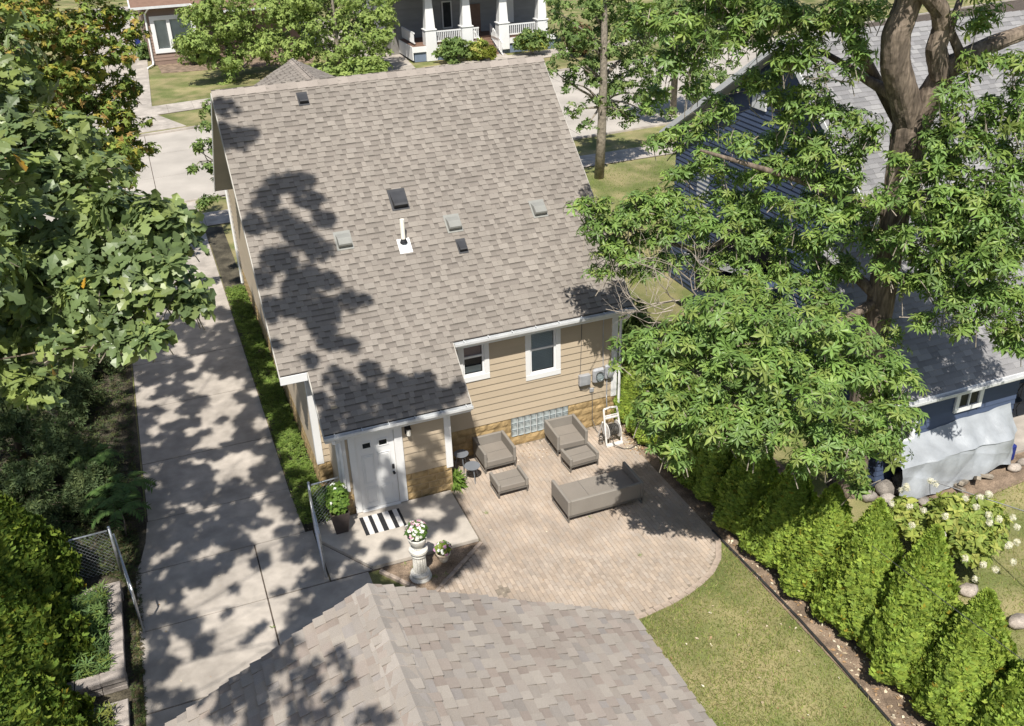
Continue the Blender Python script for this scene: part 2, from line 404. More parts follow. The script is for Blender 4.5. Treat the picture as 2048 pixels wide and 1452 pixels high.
# lawn edging strip (black) beside the arborvitae bed
me_pts=[(6.27,-5.15),(6.30,-6.2),(6.33,-7.4),(6.34,-8.3),(6.31,-9.6),(6.25,-11.1),(6.2,-12.6),(6.15,-14.5)]
tag(MB().tube([(x,y,.02) for x,y in me_pts],.028,6).build('lawn_edging',MT['edgingblack']),'black plastic edging strip between the back lawn and the arborvitae bed','edging')
# street side
def skew(x,y0,s): return y0+s*(x+2.4)
NS,FS=.055,.16
def band(name,y0,y1,s0,s1,z,m,x0=-60,x1=90):
    P=[(x0,skew(x0,y0,s0)),(x1,skew(x1,y0,s0)),(x1,skew(x1,y1,s1)),(x0,skew(x0,y1,s1))]
    return MB().prism(P,z-.4,z).build(name,m,kind='structure')
road=band('street',25.0,38.3,.07,FS,-.012,MT['joint'])
xs=np.arange(-26,50,4.4)
for i in range(len(xs)-1):
    for a,c in ((0,.34),(.34,.67),(.67,1)):
        def Y(x,t): return skew(x,25.02,.07)*(1-t)+skew(x,38.28,FS)*t
        x0,x1=xs[i],xs[i+1]
        slab_piece(road,[(x0,Y(x0,a)),(x1,Y(x1,a)),(x1,Y(x1,c)),(x0,Y(x0,c))],0,'street',g=.016,name='road_slab')
def walk(name,y0,y1,s,x0=-24,x1=46,step=1.55,gap=None):
    w=band(name,y0,y1,s,s,.002,MT['joint'],x0,x1)
    for x in np.arange(x0,x1-step,step):
        slab_piece(w,[(x,skew(x,y0,s)),(x+step,skew(x+step,y0,s)),(x+step,skew(x+step,y1,s)),(x,skew(x,y1,s))],.012,'concrete',g=.008,name='pavement_slab')
walk('pavement_near',21.1,22.9,.02)
walk('pavement_far',43.1,45.6,.16)
for nm,y,s,sg in (('kerb_near',25.0,.07,-1),('kerb_far',38.3,FS,1)):
    w=band(nm,min(y,y+sg*.18),max(y,y+sg*.18),s,s,.10 if nm=='kerb_far' else .07,MT['concrete'])
# driveways and walk over the road
sheet('far_driveway',[(-7.6,38.5),(-1.6,39.3),(-3.25,43.6),(-2.6,62),(-2.6,95),(-7.6,95),(-7.4,43)],.014,MT['concrete'])
sheet('porch_driveway',[(11.2,43),(14.6,43.6),(15.6,53),(17.4,60),(15,75),(10.5,75),(10.6,55)],.014,MT['concrete'])
sheet('porch_walk',[(20.8,46),(22.4,46.3),(22.9,52.2),(21.2,52.2)],.016,MT['concrete'])
sheet('mulch_bed',[(-1.9,56.2),(9,54.5),(10,60),(-2,60.5)],.008,MT['dirt'])
# ------------------------------------------------------------------ roofs of single shingles
SH_CACHE={}
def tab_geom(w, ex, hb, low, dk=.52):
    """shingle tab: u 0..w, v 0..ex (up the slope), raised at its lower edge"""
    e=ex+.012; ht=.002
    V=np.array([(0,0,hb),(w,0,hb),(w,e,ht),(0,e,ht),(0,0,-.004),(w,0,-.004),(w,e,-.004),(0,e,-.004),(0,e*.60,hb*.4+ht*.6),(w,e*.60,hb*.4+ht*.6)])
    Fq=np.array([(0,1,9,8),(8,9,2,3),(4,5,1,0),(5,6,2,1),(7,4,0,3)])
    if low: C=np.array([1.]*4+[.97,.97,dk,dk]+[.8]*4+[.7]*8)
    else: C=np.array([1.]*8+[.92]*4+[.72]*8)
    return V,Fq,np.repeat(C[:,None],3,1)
def shingle_roof(roof, org, ud, vd, extents, vmax, ex, widths, cols_hi, cols_lo, mname, nparts, seed, score, plow=.5, hb=(.016,.007), name='shingle', dk=.30):
    rg=np.random.RandomState(seed); org=np.array(org,float); ud=np.array(ud,float); vd=np.array(vd,float); nd=np.cross(ud,vd)
    tabs=[]; v=0.; i=0
    while v<vmax-.02:
        u0,u1=extents(v); u=u0-rg.rand()*.0; low=rg.rand()<.5
        while u<u1-.03:
            w=widths[rg.randint(len(widths))]; full=u+w<=u1
            if not full: w=u1-u
            tabs.append((u,v,w,low,full,rg.rand(),rg.rand()))
            u+=w
            low=(not low) if rg.rand()<.8 else low
        v+=ex; i+=1
    def color(t):
        cs=cols_lo if t[3] else cols_hi
        c=np.array(cs[int(t[5]*len(cs))%len(cs)]); return c*(.93+.14*t[6])
    P=np.array([org+ud*(t[0]+t[2]/2)+vd*t[1] for t in tabs])
    sc=np.array([score(p) if tabs[k][4] else 1e9 for k,p in enumerate(P)])
    order=np.argsort(sc); parts=set(order[:nparts].tolist())
    B=np.stack([ud,vd,nd],1)
    Vs=[];Fs=[];Cs=[];n=0
    for k,t in enumerate(tabs):
        c=color(t)
        if k in parts:
            key=(name,mname,round(t[2],3),t[3],round(ex,3),dk)
            if key not in SH_CACHE:
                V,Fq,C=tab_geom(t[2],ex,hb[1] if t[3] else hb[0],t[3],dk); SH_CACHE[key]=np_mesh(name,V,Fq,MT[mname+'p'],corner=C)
            o=org+ud*t[0]+vd*t[1]
            M=Matrix(((B[0,0],B[0,1],B[0,2],o[0]),(B[1,0],B[1,1],B[1,2],o[1]),(B[2,0],B[2,1],B[2,2],o[2]),(0,0,0,1)))
            piece(name,SH_CACHE[key],roof,M,tuple(c))
        else:
            V,Fq,C=tab_geom(t[2]-.002,ex,hb[1] if t[3] else hb[0],t[3],dk)
            V=V.copy(); V[:,0]+=t[0]; V[:,1]+=t[1]
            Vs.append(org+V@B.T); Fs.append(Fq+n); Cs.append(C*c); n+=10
    if Vs:
        me=np_mesh(name+'_field',np.concatenate(Vs),np.concatenate(Fs),MT[mname],corner=np.concatenate(Cs))
        o=bpy.data.objects.new(name+'_field',me); COL.objects.link(o); o.parent=roof; o['kind']='stuff'
def near(p): return px_of(p)[2]
def near_vis(p):
    x,y,w=px_of(p); off=max(0,-x,x-2048,-y,y-1452); return w+off*.05
def ridge_caps(roof, p0, p1, n, half, dz, col, mname, seed):
    """folded cap shingles along a ridge; half = horizontal half width vector, dz = its drop"""
    rg=np.random.RandomState(seed); p0=np.array(p0,float); p1=np.array(p1,float); d=(p1-p0)/n; L=np.linalg.norm(d); u=d/L; h=np.array(half,float)
    hw=np.linalg.norm(h); hu=h/hw
    b=MB(); b.col=(1.,1.,1.)
    V=[]
    for a,lift in ((-L*.06,.026),(L,.012)):
        for t in (-1,-.25,0,.25,1):
            zz=-dz*abs(t)+(.0 if t else .004)
            V.append((a,t*hw,zz+lift))
    V+= [(V[i][0],V[i][1],V[i][2]-.03) for i in range(5)]
    Fq=[(i,i+1,i+6,i+5) for i in range(4)]+[(10+i,11+i,i+1,i) for i in range(4)]
    b.add(V,Fq); me=b.mesh('ridge_cap',MT[mname+'p'])
    for i in range(n):
        o=p0+d*i; c=np.array(col)*(rg.uniform(.85,1.12)); B=np.stack([u,hu,np.array([0,0,1.])],1)
        piece('ridge_cap',me,roof,Matrix(((B[0,0],B[0,1],B[0,2],o[0]),(B[1,0],B[1,1],B[1,2],o[1]),(B[2,0],B[2,1],B[2,2],o[2]),(0,0,0,1))),tuple(c))
def wall_rects(u0,u1,v0,v1,holes):
    us=sorted({u0,u1,*[h[0] for h in holes],*[h[1] for h in holes]}); vs=sorted({v0,v1,*[h[2] for h in holes],*[h[3] for h in holes]})
    for i in range(len(us)-1):
        for j in range(len(vs)-1):
            cu=(us[i]+us[i+1])/2; cv=(vs[j]+vs[j+1])/2
            if not any(h[0]<cu<h[1] and h[2]<cv<h[3] for h in holes): yield us[i],us[i+1],vs[j],vs[j+1]
BOARD={}
def board(parent, mname, p, u, L, h, n, th=.028, name='siding_board', tintv=.025):
    """one lap board: starts at p, runs along u for L, height h, outward normal n"""
    key=(mname,round(L,2),round(h,3),th,name)
    if key not in BOARD:
        V=[(0,0,0),(L,0,0),(L,0,h+.015),(0,0,h+.015),(0,-th,0),(L,-th,0),(L,-.003,h+.015),(0,-.003,h+.015)]
        BOARD[key]=MB().add(V,[(0,3,2,1),(4,5,6,7),(0,1,5,4),(3,7,6,2),(0,4,7,3),(1,2,6,5)]).mesh(name,MT[mname])
    u=np.array(u,float); n=np.array(n,float)
    M=Matrix(((u[0],-n[0],0,p[0]),(u[1],-n[1],0,p[1]),(0,0,1,p[2]),(0,0,0,1)))
    k=1+random.uniform(-tintv,tintv); return piece(name,BOARD[key],parent,M,(k,k,k))
def boards(parent, mname, p0, u, L, z0, z1, h, n, holes=(), th=.028, top=None, tintv=.025):
    z=z0
    while z<z1-.02:
        hh=min(h,z1-z); segs=[(0.,L)] if top is None else [top(z+hh)]
        for (a,b2,c,d) in holes:
            if z<d-.03 and z+hh>c+.03:
                ns=[]
                for s0,s1 in segs:
                    if b2<=s0 or a>=s1: ns.append((s0,s1)); continue
                    if a>s0: ns.append((s0,a))
                    if b2<s1: ns.append((b2,s1))
                segs=ns
        for s0,s1 in segs:
            if s1-s0>.03: board(parent,mname,(p0[0]+u[0]*s0,p0[1]+u[1]*s0,z),u,s1-s0,hh,n,th,tintv=tintv)
        z+=h

# ------------------------------------------------------------------ the tan house
house=thing('tan_house','two-storey tan house with brown shingled roof, white trim and white back door','house',(2.3,5,0))
XL,XR,XB0,XB1,YB=-1.68,6.376,-1.36,1.305,-1.286
RY0,RZ0,SL=-.396,3.611,.900          # main eave and pitch
def rz(y): return RZ0+SL*(y-RY0)
RIDGE_Y,RIDGE_Z=5.339,RZ0+SL*(5.339+.396)
W1=(2.14,2.70,2.36,3.30); W2=(3.93,4.64,2.03,3.30); GB=(3.36,5.0,.27,.86); DR=(-.966,-.052,.128,2.158)
ZF=.865
wall=MB()
for a,c,e,g in wall_rects(XB1,XR,ZF,3.50,[W1,W2]): wall.box(a,c,.0,.14,e,g)
wall.box(XL,XB1,.0,.14,ZF,3.9)
for a,c,e,g in wall_rects(XB0,XB1,.10,2.66,[(DR[0],DR[1],DR[2],DR[3])]): wall.box(a,c,YB,YB+.14,e,g)
wall.box(XB0,XB0+.14,YB+.14,0,.1,3.0); wall.box(XB1-.14,XB1,YB+.14,0,.1,2.9)
# gable side walls as prisms
for xx in (XL,XR-.14):
    pts=[(0.02,ZF),(0.02,3.9),(RIDGE_Y,RIDGE_Z-.12),(10.3,4.9),(14.0,4.9),(14.0,ZF)]
    n=len(pts); wall.add([(xx,y,z) for y,z in pts]+[(xx+.14,y,z) for y,z in pts],[tuple(range(n))[::-1],tuple(range(n,2*n))]+[(i,(i+1)%n,n+(i+1)%n,n+i) for i in range(n)])
wall.box(XL,XR,13.86,14,0,4.9)
wall=wall.build('wall',MT['wallback'],house)
boards(wall,'siding',(XB1,0,0),(1,0,0),XR-XB1,ZF,3.50,.19,(0,-1,0),[(W1[0]-XB1-.05,W1[1]-XB1+.05,W1[2]-.05,4),(W2[0]-XB1-.05,W2[1]-XB1+.05,W2[2]-.05,4)])
boards(wall,'siding',(XL,0,0),(1,0,0),XB0-XL+.02,ZF,3.9,.19,(0,-1,0))
boards(wall,'siding',(XB0,YB,0),(1,0,0),XB1-XB0,ZF-.03,2.62,.19,(0,-1,0),[(DR[0]-XB0-.12,DR[1]-XB0+.12,0,2.4)])
boards(wall,'siding',(XB0,0,0),(0,-1,0),-YB,ZF-.03,2.75,.19,(-1,0,0))
boards(wall,'siding',(XB1,YB,0),(0,1,0),-YB,ZF-.03,2.75,.19,(1,0,0))
boards(wall,'siding',(XL,14.,0),(0,-1,0),13.98,ZF,7.6,.19,(-1,0,0),top=lambda z:((0 if z<4.85 else 14-(RIDGE_Y+(RIDGE_Z-.15-z)/.78)), (14-.02 if z<3.85 else 14-(RIDGE_Y-(RIDGE_Z-.15-z)/SL))))
# rock-faced foundation of single blocks
fnd=MB().box(XB1-.05,GB[0],.01,.2,-.2,ZF).box(GB[1],XR,.01,.2,-.2,ZF).box(GB[0],GB[1],.01,.2,-.2,GB[2]).box(XL,XB0+.1,.01,.2,-.2,ZF).box(XL+.01,XL+.2,.0,14,-.2,ZF).box(XR-.2,XR-.01,.0,14,-.2,ZF)
fnd.box(XB0,DR[0]-.02,YB+.01,YB+.2,-.2,ZF-.03).box(DR[1]+.02,XB1,YB+.01,YB+.2,-.2,ZF-.03).box(DR[0]-.02,DR[1]+.02,YB+.01,YB+.2,-.2,DR[2]-.02)
fnd.box(XB0+.01,XB0+.2,YB+.2,0,-.2,ZF-.03).box(XB1-.2,XB1-.01,YB+.2,0,-.2,ZF-.03)
fnd=fnd.build('foundation',MT['mortar'],house)
def rock_blocks(p0,u,n,L,z0,z1,rows,seed):
    rg=np.random.RandomState(seed); u=np.array(u,float); n=np.array(n,float); hh=(z1-z0)/rows; protos=[]
    for q in range(4):
        gx,gz=5,4; V=[];Fq=[]
        for j in range(gz):
            for i in range(gx):
                e=(0<i<gx-1 and 0<j<gz-1); V.append((.4*i/(gx-1)*.985+.003,-(.012+(rg.uniform(.010,.032) if e else 0)),(hh-.01)*j/(gz-1)+.005))
        for j in range(gz-1):
            for i in range(gx-1): a=j*gx+i; Fq.append((a,a+1,a+gx+1,a+gx))
        m=len(V); V+=[(.003,.02,.005),(.397,.02,.005),(.397,.02,hh-.005),(.003,.02,hh-.005)]
        Fq+=[(0,m,m+1,gx-1),(m+3,gx*(gz-1),gx*gz-1,m+2)]
        protos.append(MB().add(V,Fq).mesh('foundation_block',MT['found']))
    for r in range(rows):
        s=-(r%2)*.2
        while s<L-.02:
            a=max(s,0); e=min(s+.4,L); k=(e-a)/.4
            if k>.1:
                p=np.array(p0)+u*a; M=Matrix(((u[0]*k,-n[0],0,p[0]),(u[1]*k,-n[1],0,p[1]),(0,0,1,z0+r*hh),(0,0,0,1)))
                c=rg.uniform(.88,1.1); piece('foundation_block',protos[rg.randint(4)],fnd,M,(c,c,c))
            s+=.4
rock_blocks((XB1,0.01,0),(1,0,0),(0,-1,0),GB[0]-XB1,.0,ZF-.01,4,1); rock_blocks((GB[1],0.01,0),(1,0,0),(0,-1,0),XR-GB[1],.0,ZF-.01,4,2)
rock_blocks((GB[0],0.01,0),(1,0,0),(0,-1,0),GB[1]-GB[0],.0,GB[2]-.02,1,3)
rock_blocks((DR[1]+.16,YB+.01,0),(1,0,0),(0,-1,0),XB1-DR[1]-.16,.07,ZF-.04,4,4); rock_blocks((XB0,YB+.01,0),(1,0,0),(0,-1,0),DR[0]-.16-XB0,.07,ZF-.04,4,5)
rock_blocks((XL,.01,0),(1,0,0),(0,-1,0),XB0-XL,.0,ZF-.01,4,6); rock_blocks((XL+.01,13.9,0),(0,-1,0),(-1,0,0),13.9,.0,ZF-.01,4,7)
# glass block window, blocks one by one
gbw=MB().box(GB[0],GB[1],.03,.06,GB[2],GB[3]).build('glass_block_window',MT['white'],house)
nb=9; bw=(GB[1]-GB[0])/nb; bh=(GB[3]-GB[2])/3
V=[];bm=MB()
def pillow(w,h,d=.05):
    b=MB(); V=[]
    e=.012
    for (ins,dep) in ((0,.0),(0,d*.6),(e,d),(.028,d*.8)):
        V+=[(ins,-dep,ins),(w-ins,-dep,ins),(w-ins,-dep,h-ins),(ins,-dep,h-ins)]
    Fq=[]
    for k in range(3):
        for i in range(4): Fq.append((k*4+i,k*4+(i+1)%4,k*4+4+(i+1)%4,k*4+4+i))
    Fq.append((12,13,14,15)); return b.add(V,Fq)
gme=pillow(bw-.022,bh-.022).mesh('glass_block',MT['block'])
for i in range(nb):
    for j in range(3): piece('glass_block',gme,gbw,Matrix.Translation((GB[0]+i*bw+.011,.03,GB[2]+j*bh+.011)))
# windows
def pane(x0,x1,y,z0,z1,parent): return MB().quad((x0,y,z0),(x1,y,z0),(x1,y,z1),(x0,y,z1)).build('pane',MT['glass'],parent)
def sash_window(rect, y, parent, trim=.12, kind='blind', top_hidden=True):
    x0,x1,z0,z1=rect
    w=MB(); t=trim
    w.bbox(x0-t,x0,y-.035,y+.02,z0,z1+.12,.004); w.bbox(x1,x1+t,y-.035,y+.02,z0,z1+.12,.004)
    w.bbox(x0-t,x1+t,y-.042,y+.02,z0-t-.02,z0,.005)
    o=w.build('window',MT['white'],parent)
    f=MB(); s=.045
    f.box(x0,x0+s,y+.0,y+.07,z0,z1); f.box(x1-s,x1,y+.0,y+.07,z0,z1); f.box(x0+s,x1-s,y+.0,y+.07,z0,z0+s); f.box(x0+s,x1-s,y,y+.07,z1-s,z1)
    f.build('frame',MT['whitev'],o)
    zm=(z0+z1)/2+.04
    MB().box(x0+s,x1-s,y+.012,y+.06,zm-.025,zm+.025).build('sash_rail',MT['whitev'],o)
    pane(x0+s,x1-s,y+.038,z0+s,zm-.025,o); pane(x0+s,x1-s,y+.055,zm+.025,z1-s,o)
    MB().box(x0+s,x1-s,y+.13,y+.136,z0+s,z1-s).build('dark_room',MT['dark'],o)
    if kind=='blind':
        n=int((z1-z0-.1)/.045); b=MB()
        for i in range(n):
            z=z0+.06+i*.045; b.add([(x0+.05,y+.07,z),(x1-.05,y+.07,z),(x1-.05,y+.10,z+.026),(x0+.05,y+.10,z+.026)],[(0,1,2,3)])
        b.build('blind',MT['blind'],o)
    elif kind=='shade':
        MB().box(x0+.05,x1-.05,y+.085,y+.09,zm-.02,z1-.05).build('shade',MT['pinkshade'],o)
        MB().box(x0+.05,x1-.05,y+.09,y+.095,z0+.05,z0+.22).build('curtain',MT['blind'],o)
    return o
sash_window(W1,-.0,house,.13,'shade'); sash_window(W2,-.0,house,.13,'blind')
# door with casing
door=MB().bbox(DR[0],DR[1],YB-.0,YB+.05,DR[2],DR[3],.004).build('door',MT['white'],house)
def panel(x0,x1,z0,z1,o):
    e=.022; b=MB()
    for a,c,d,g in ((x0,x1,z0,z0+e),(x0,x1,z1-e,z1),(x0,x0+e,z0+e,z1-e),(x1-e,x1,z0+e,z1-e)): b.bbox(a,c,YB-.012,YB+.002,d,g,.004)
    b.bbox(x0+.05,x1-.05,YB-.010,YB+.002,z0+.05,z1-.05,.008)
    b.build('panel',MT['white'],o)
for a in (DR[0]+.12,DR[0]+.50):
    panel(a,a+.30,.26,.72,door); panel(a,a+.30,.82,1.62,door)
for a in (DR[0]+.14,DR[0]+.53):
    b=MB(); e=.035
    for x0,x1,z0,z1 in ((a,a+.25,1.78,1.78+e),(a,a+.25,1.98-e,1.98),(a,a+e,1.78+e,1.98-e),(a+.25-e,a+.25,1.78+e,1.98-e)): b.bbox(x0,x1,YB-.014,YB+.002,z0,z1,.004)
    lw=b.build('lite',MT['white'],door)
    MB().box(a+e,a+.25-e,YB-.006,YB-.001,1.78+e,1.98-e).build('lite_backing',MT['dark'],lw); pane(a+e,a+.25-e,YB-.0095,1.78+e,1.98-e,lw)
MB().bbox(DR[1]-.10,DR[1]-.045,YB-.035,YB-.002,1.09,1.22,.008).build('keypad_lock',MT['blackplastic'],door)
MB().lathe([(.0,0),(.028,.002),(.028,.02),(.014,.03),(.014,.045),(.03,.055),(.034,.07),(.02,.085),(0,.086)],(0,0,0),12).build('knob',MT['blackplastic'],door,smooth=True).matrix_basis=Matrix.Translation((DR[1]-.072,YB-.002,.99))@Matrix.Rotation(R(90),4,'X')
cs=MB(); cs.bbox(DR[0]-.16,DR[0]-.004,YB-.055,YB+.02,.10,2.42,.006); cs.bbox(DR[1]+.004,DR[1]+.20,YB-.055,YB+.02,.10,2.42,.006); cs.bbox(DR[0]-.004,DR[1]+.004,YB-.05,YB+.02,DR[3]+.004,2.42,.006)
cs=cs.build('door_casing',MT['white'],house)
MB().bbox(DR[0]-.004,DR[1]+.004,YB-.09,YB+.05,.088,.124,.006).build('threshold',MT['whitev'],cs)
# corner boards
cb=lambda x0,x1,y0,y1,z0,z1: MB().bbox(x0,x1,y0,y1,z0,z1,.005).build('corner_board',MT['white'],house)
cb(XB1-.03,XB1+.035,YB-.035,YB+.12,ZF-.12,2.62); cb(XB1-.13,XB1-.03,YB-.034,YB+.0,ZF-.12,2.56)
cb(XB0-.035,XB0+.17,YB-.035,YB+.0,ZF-.12,2.56); cb(XB0-.036,XB0,YB,YB+.12,ZF-.12,2.62)
cb(XL-.03,XL+.14,-.034,.0,ZF-.03,3.55); cb(XL-.03,XL,.0,.12,ZF-.03,3.6); cb(XR-.14,XR+.03,-.034,.0,ZF-.03,3.5); cb(XR,XR+.03,0,.12,ZF-.03,3.6)
cb(XL-.03,XL,13.85,14.03,ZF,4.85)
# roof deck, shingles, caps
RX0,RX1,BX0,BX1,YE=-2.283,6.635,-1.657,1.7955,-1.5615
sc_=math.sqrt(1+SL*SL); VD=np.array([0,1/sc_,SL/sc_]); ND=np.array([0,-SL/sc_,1/sc_])
roof=MB(); roof.slab([(RX0,RY0,rz(RY0)),(RX1,RY0,rz(RY0)),(RX1,RIDGE_Y,RIDGE_Z),(RX0,RIDGE_Y,RIDGE_Z)],ND,.10)
roof.slab([(BX0,YE,rz(YE)),(BX1,YE,rz(YE)),(BX1,RY0-.001,rz(RY0)),(BX0,RY0-.001,rz(RY0))],ND,.10)
FE_Y,FE_Z=10.95,4.70
nf=np.array([0,(RIDGE_Z-FE_Z),(FE_Y-RIDGE_Y)]); 
roof.slab([(RX0,RIDGE_Y,RIDGE_Z),(RX1,RIDGE_Y,RIDGE_Z),(RX1,FE_Y,FE_Z),(RX0,FE_Y,FE_Z)],nf,.10)
roof=roof.build('roof',MT['deck'],house)
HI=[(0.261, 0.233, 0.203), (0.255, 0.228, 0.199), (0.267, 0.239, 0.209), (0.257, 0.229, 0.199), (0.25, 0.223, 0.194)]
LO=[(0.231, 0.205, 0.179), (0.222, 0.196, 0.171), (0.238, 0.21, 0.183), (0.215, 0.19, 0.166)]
vb=(RY0-YE)*sc_
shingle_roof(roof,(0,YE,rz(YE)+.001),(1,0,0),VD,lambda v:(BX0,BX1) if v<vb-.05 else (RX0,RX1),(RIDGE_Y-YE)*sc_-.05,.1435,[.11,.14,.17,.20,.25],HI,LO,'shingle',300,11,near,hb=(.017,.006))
ridge_caps(roof,(RX1,RIDGE_Y,RIDGE_Z),(RX0,RIDGE_Y,RIDGE_Z),34,(0,.15,0),.125,(.31,.272,.24),'shingle',3)
# fascia and rakes
def beam(b,p,q,w,h):
    """board from p to q, h high (downwards), w thick along x or y"""
    p=np.array(p,float); q=np.array(q,float); w=np.array(w,float); d=np.array((0,0,-h))
    b.add([p,q,q+w,p+w,p+d,q+d,q+w+d,p+w+d],[(0,3,2,1),(4,5,6,7),(0,1,5,4),(1,2,6,5),(2,3,7,6),(3,0,4,7)]); return b
rk=lambda p,q,w,h=.12,m='soffit': beam(MB(),p,q,w,h).build('rake_board',MT[m],roof)
rk((RX0-.025,RY0,rz(RY0)-.02),(RX0-.025,RIDGE_Y,RIDGE_Z-.02),(.024,0,0)); rk((RX1,RY0,rz(RY0)-.02),(RX1,RIDGE_Y,RIDGE_Z-.02),(.024,0,0))
rk((BX1,YE,rz(YE)-.02),(BX1,RY0,rz(RY0)-.02),(.024,0,0)); rk((BX0-.025,YE,rz(YE)-.02),(BX0-.025,RY0,rz(RY0)-.02),(.024,0,0))
rk((RX0-.025,RIDGE_Y,RIDGE_Z-.03),(RX0-.025,FE_Y,FE_Z-.03),(.024,0,0),.14,'white')
sf=MB(); beam(sf,(RX0+.0,RIDGE_Y+.3,RIDGE_Z-.35),(RX0+.0,FE_Y,FE_Z-.13),(XL-RX0,0,0),.02); sf.build('soffit',MT['soffit'],roof)
fs=lambda x0,x1,y,z,h: MB().bbox(x0,x1,y,y+.022,z-h,z,.003).build('fascia',MT['white'],roof)
fs(BX1,RX1+.02,RY0+.0,rz(RY0)-.05,.18); fs(BX0,BX1,YE,rz(YE)-.05,.18); fs(RX0-.02,BX0-.03,RY0-.03,rz(RY0)-.02,.20)
MB().box(BX1+.03,RX1-.01,RY0+.03,-.001,3.38,3.41).box(BX0+.02,BX1-.02,YE+.03,YB-.001,2.36,2.39).build('eave_soffit',MT['soffit'],roof)
MB().box(RX0,XL,RY0,-.0,3.38,3.41).build('eave_soffit',MT['soffit'],roof)
def gutter(x0,x1,y,z,name='gutter'):
    b=MB(); prof=[(0,0),(0,-.115),(-.055,-.115),(-.10,-.06),(-.105,0),(-.118,0),(-.118,-.012),(-.112,-.07),(-.06,-.128),(.0,-.128)]
    n=len(prof); V=[(x0,y+a,z+c) for a,c in prof]+[(x1,y+a,z+c) for a,c in prof]
    b.add(V,[(i,i+1,n+i+1,n+i) for i in range(n-1)])
    for x in (x0,x1): b.add([(x,y,z),(x,y,z-.115),(x,y-.055,z-.115),(x,y-.1,z-.06),(x,y-.105,z)],[(0,1,2,3,4)])
    o=b.build(name,MT['gutter'],roof)
    for x in np.arange(x0+.25,x1-.1,.62): MB().box(x-.012,x+.012,y-.115,y+.02,z-.002,z+.012).build('hanger',MT['gutter'],o)
    return o
gutter(BX1+.03,RX1+.02,RY0-.002,rz(RY0)-.03); gutter(BX0-.02,BX1+.02,YE-.002,rz(YE)-.03)
# front wing with its own gable roof behind the ridge
gx,gz_,gy=1.38,7.50,15.6
pitch=.53
wing=MB()
yj=lambda z: RIDGE_Y+(RIDGE_Z-z)/((RIDGE_Z-FE_Z)/(FE_Y-RIDGE_Y))
hw=2.5
for s in (-1,1):
    p=[(gx,yj(gz_),gz_),(gx+s*hw,yj(gz_-pitch*hw),gz_-pitch*hw),(gx+s*hw,gy,gz_-pitch*hw),(gx,gy,gz_)]
    wing.slab(p if s<0 else p[::-1],(s*pitch,0,1),.1)
wing.box(gx-2.9,gx+2.9,10,15.0,2.,5.9)
wing=wing.build('front_wing',MT['deck'],house)
for s in (-1,1):
    k=math.sqrt(1+pitch*pitch); vd=np.array([-s/k,0,pitch/k])
    shingle_roof(wing,(gx+s*hw,gy if s<0 else yj(gz_-pitch*hw)-1.5,gz_-pitch*hw+.002),(0,-1,0) if s<0 else (0,1,0),vd,lambda v,s=s:(0,gy-7.2+.0) if s<0 else (0,gy-yj(gz_-pitch*hw)+1.5),hw*k-.04,.1435,[.14,.17,.20,.25],HI,LO,'shingle',40,13+s,near,hb=(.017,.006))
ridge_caps(wing,(gx,7.2,gz_),(gx,gy,gz_),30,(.15,0,0),.075,(.31,.272,.24),'shingle',5)
# vents and pipe on the rear slope
def on_roof(x,y): return np.array([x,y,rz(y)])
def vent(x,y,w,l,h,mname,rounded,name):
    b=MB(); V=[];prof=[(0,.012),(.0,h*.75),(l*.06,h),(l*.55,h*.9),(l,.02)] if rounded else [(0,.015),(0,h),(l*.12,h*1.02),(l,.03)]
    for sx in (-1,1):
        for a,c in prof: V.append((sx*w/2*(.94 if c>h*.8 else 1),a,c))
    n=len(prof); b.add(V,[(i,n+i,n+i+1,i+1) for i in range(n-1)]+[tuple(range(n)),tuple(range(2*n-1,n-1,-1)),(0,n-1,2*n-1,n)][0:2])
    B=np.stack([np.array([1,0,0]),VD,ND],1); o=on_roof(x,y)+ND*.012
    M=Matrix(((B[0,0],B[0,1],B[0,2],o[0]),(B[1,0],B[1,1],B[1,2],o[1]),(B[2,0],B[2,1],B[2,2],o[2]),(0,0,0,1)))
    ob=b.build(name,MT[mname],roof); ob.matrix_basis=M
    MB().box(-w*.62,w*.62,-.06,l+.08,.0,.008).build('flange',MT[mname],ob)
    MB().box(-w*.42,w*.42,.01,.02,.0,h*.7).build('vent_mouth',MT['blackplastic'],ob)
    return ob
vent(1.52,2.38,.36,.46,.15,'ventblack',False,'roof_vent'); vent(2.74,1.30,.20,.27,.11,'ventblack',False,'roof_vent'); vent(-.12,4.86,.22,.26,.11,'ventblack',False,'roof_vent')
for x,y in ((-.08,1.76),(2.70,1.75),(5.02,1.77)): vent(x,y,.33,.37,.15,'ventgrey',True,'roof_vent')
p=on_roof(1.34,1.66)
pp=MB().tube([p+ND*.0,p+np.array((0,0,.62))],.055,12).build('vent_pipe',MT['pvc'],roof,smooth=False)
MB().lathe([(.10,.02),(.085,.06),(.066,.10),(.062,.12)],p,14).build('pipe_boot',MT['blackplastic'],pp)
b=MB(); q=[p+np.array([sx,0,0])*.16+VD*sv+ND*.022 for sx,sv in ((-1,-.28),(1,-.28),(1,.12),(-1,.12))]; b.slab(q,ND,.006).build('flashing',MT['white'],pp)
# downspouts
def downspout(pts,parent,r=.04): 
    return MB().tube(pts,r,4).build('downspout',MT['whitev'],parent)
downspout([(XR+.10,RY0-.05,3.46),(XR+.10,RY0-.05,3.36),(XR+.085,-.07,3.1),(XR+.085,-.07,.28),(XR+.12,-.10,.16),(XR+.42,-.34,.07)],house)
downspout([(XB0-.12,YE-.05,2.42),(XB0-.12,YE-.05,2.34),(XB0+.05,YB-.08,2.2),(XB0+.05,YB-.08,.9)],house)
downspout([(XL-.08,13.7,4.5),(XL-.08,13.7,.2)],house,.05)
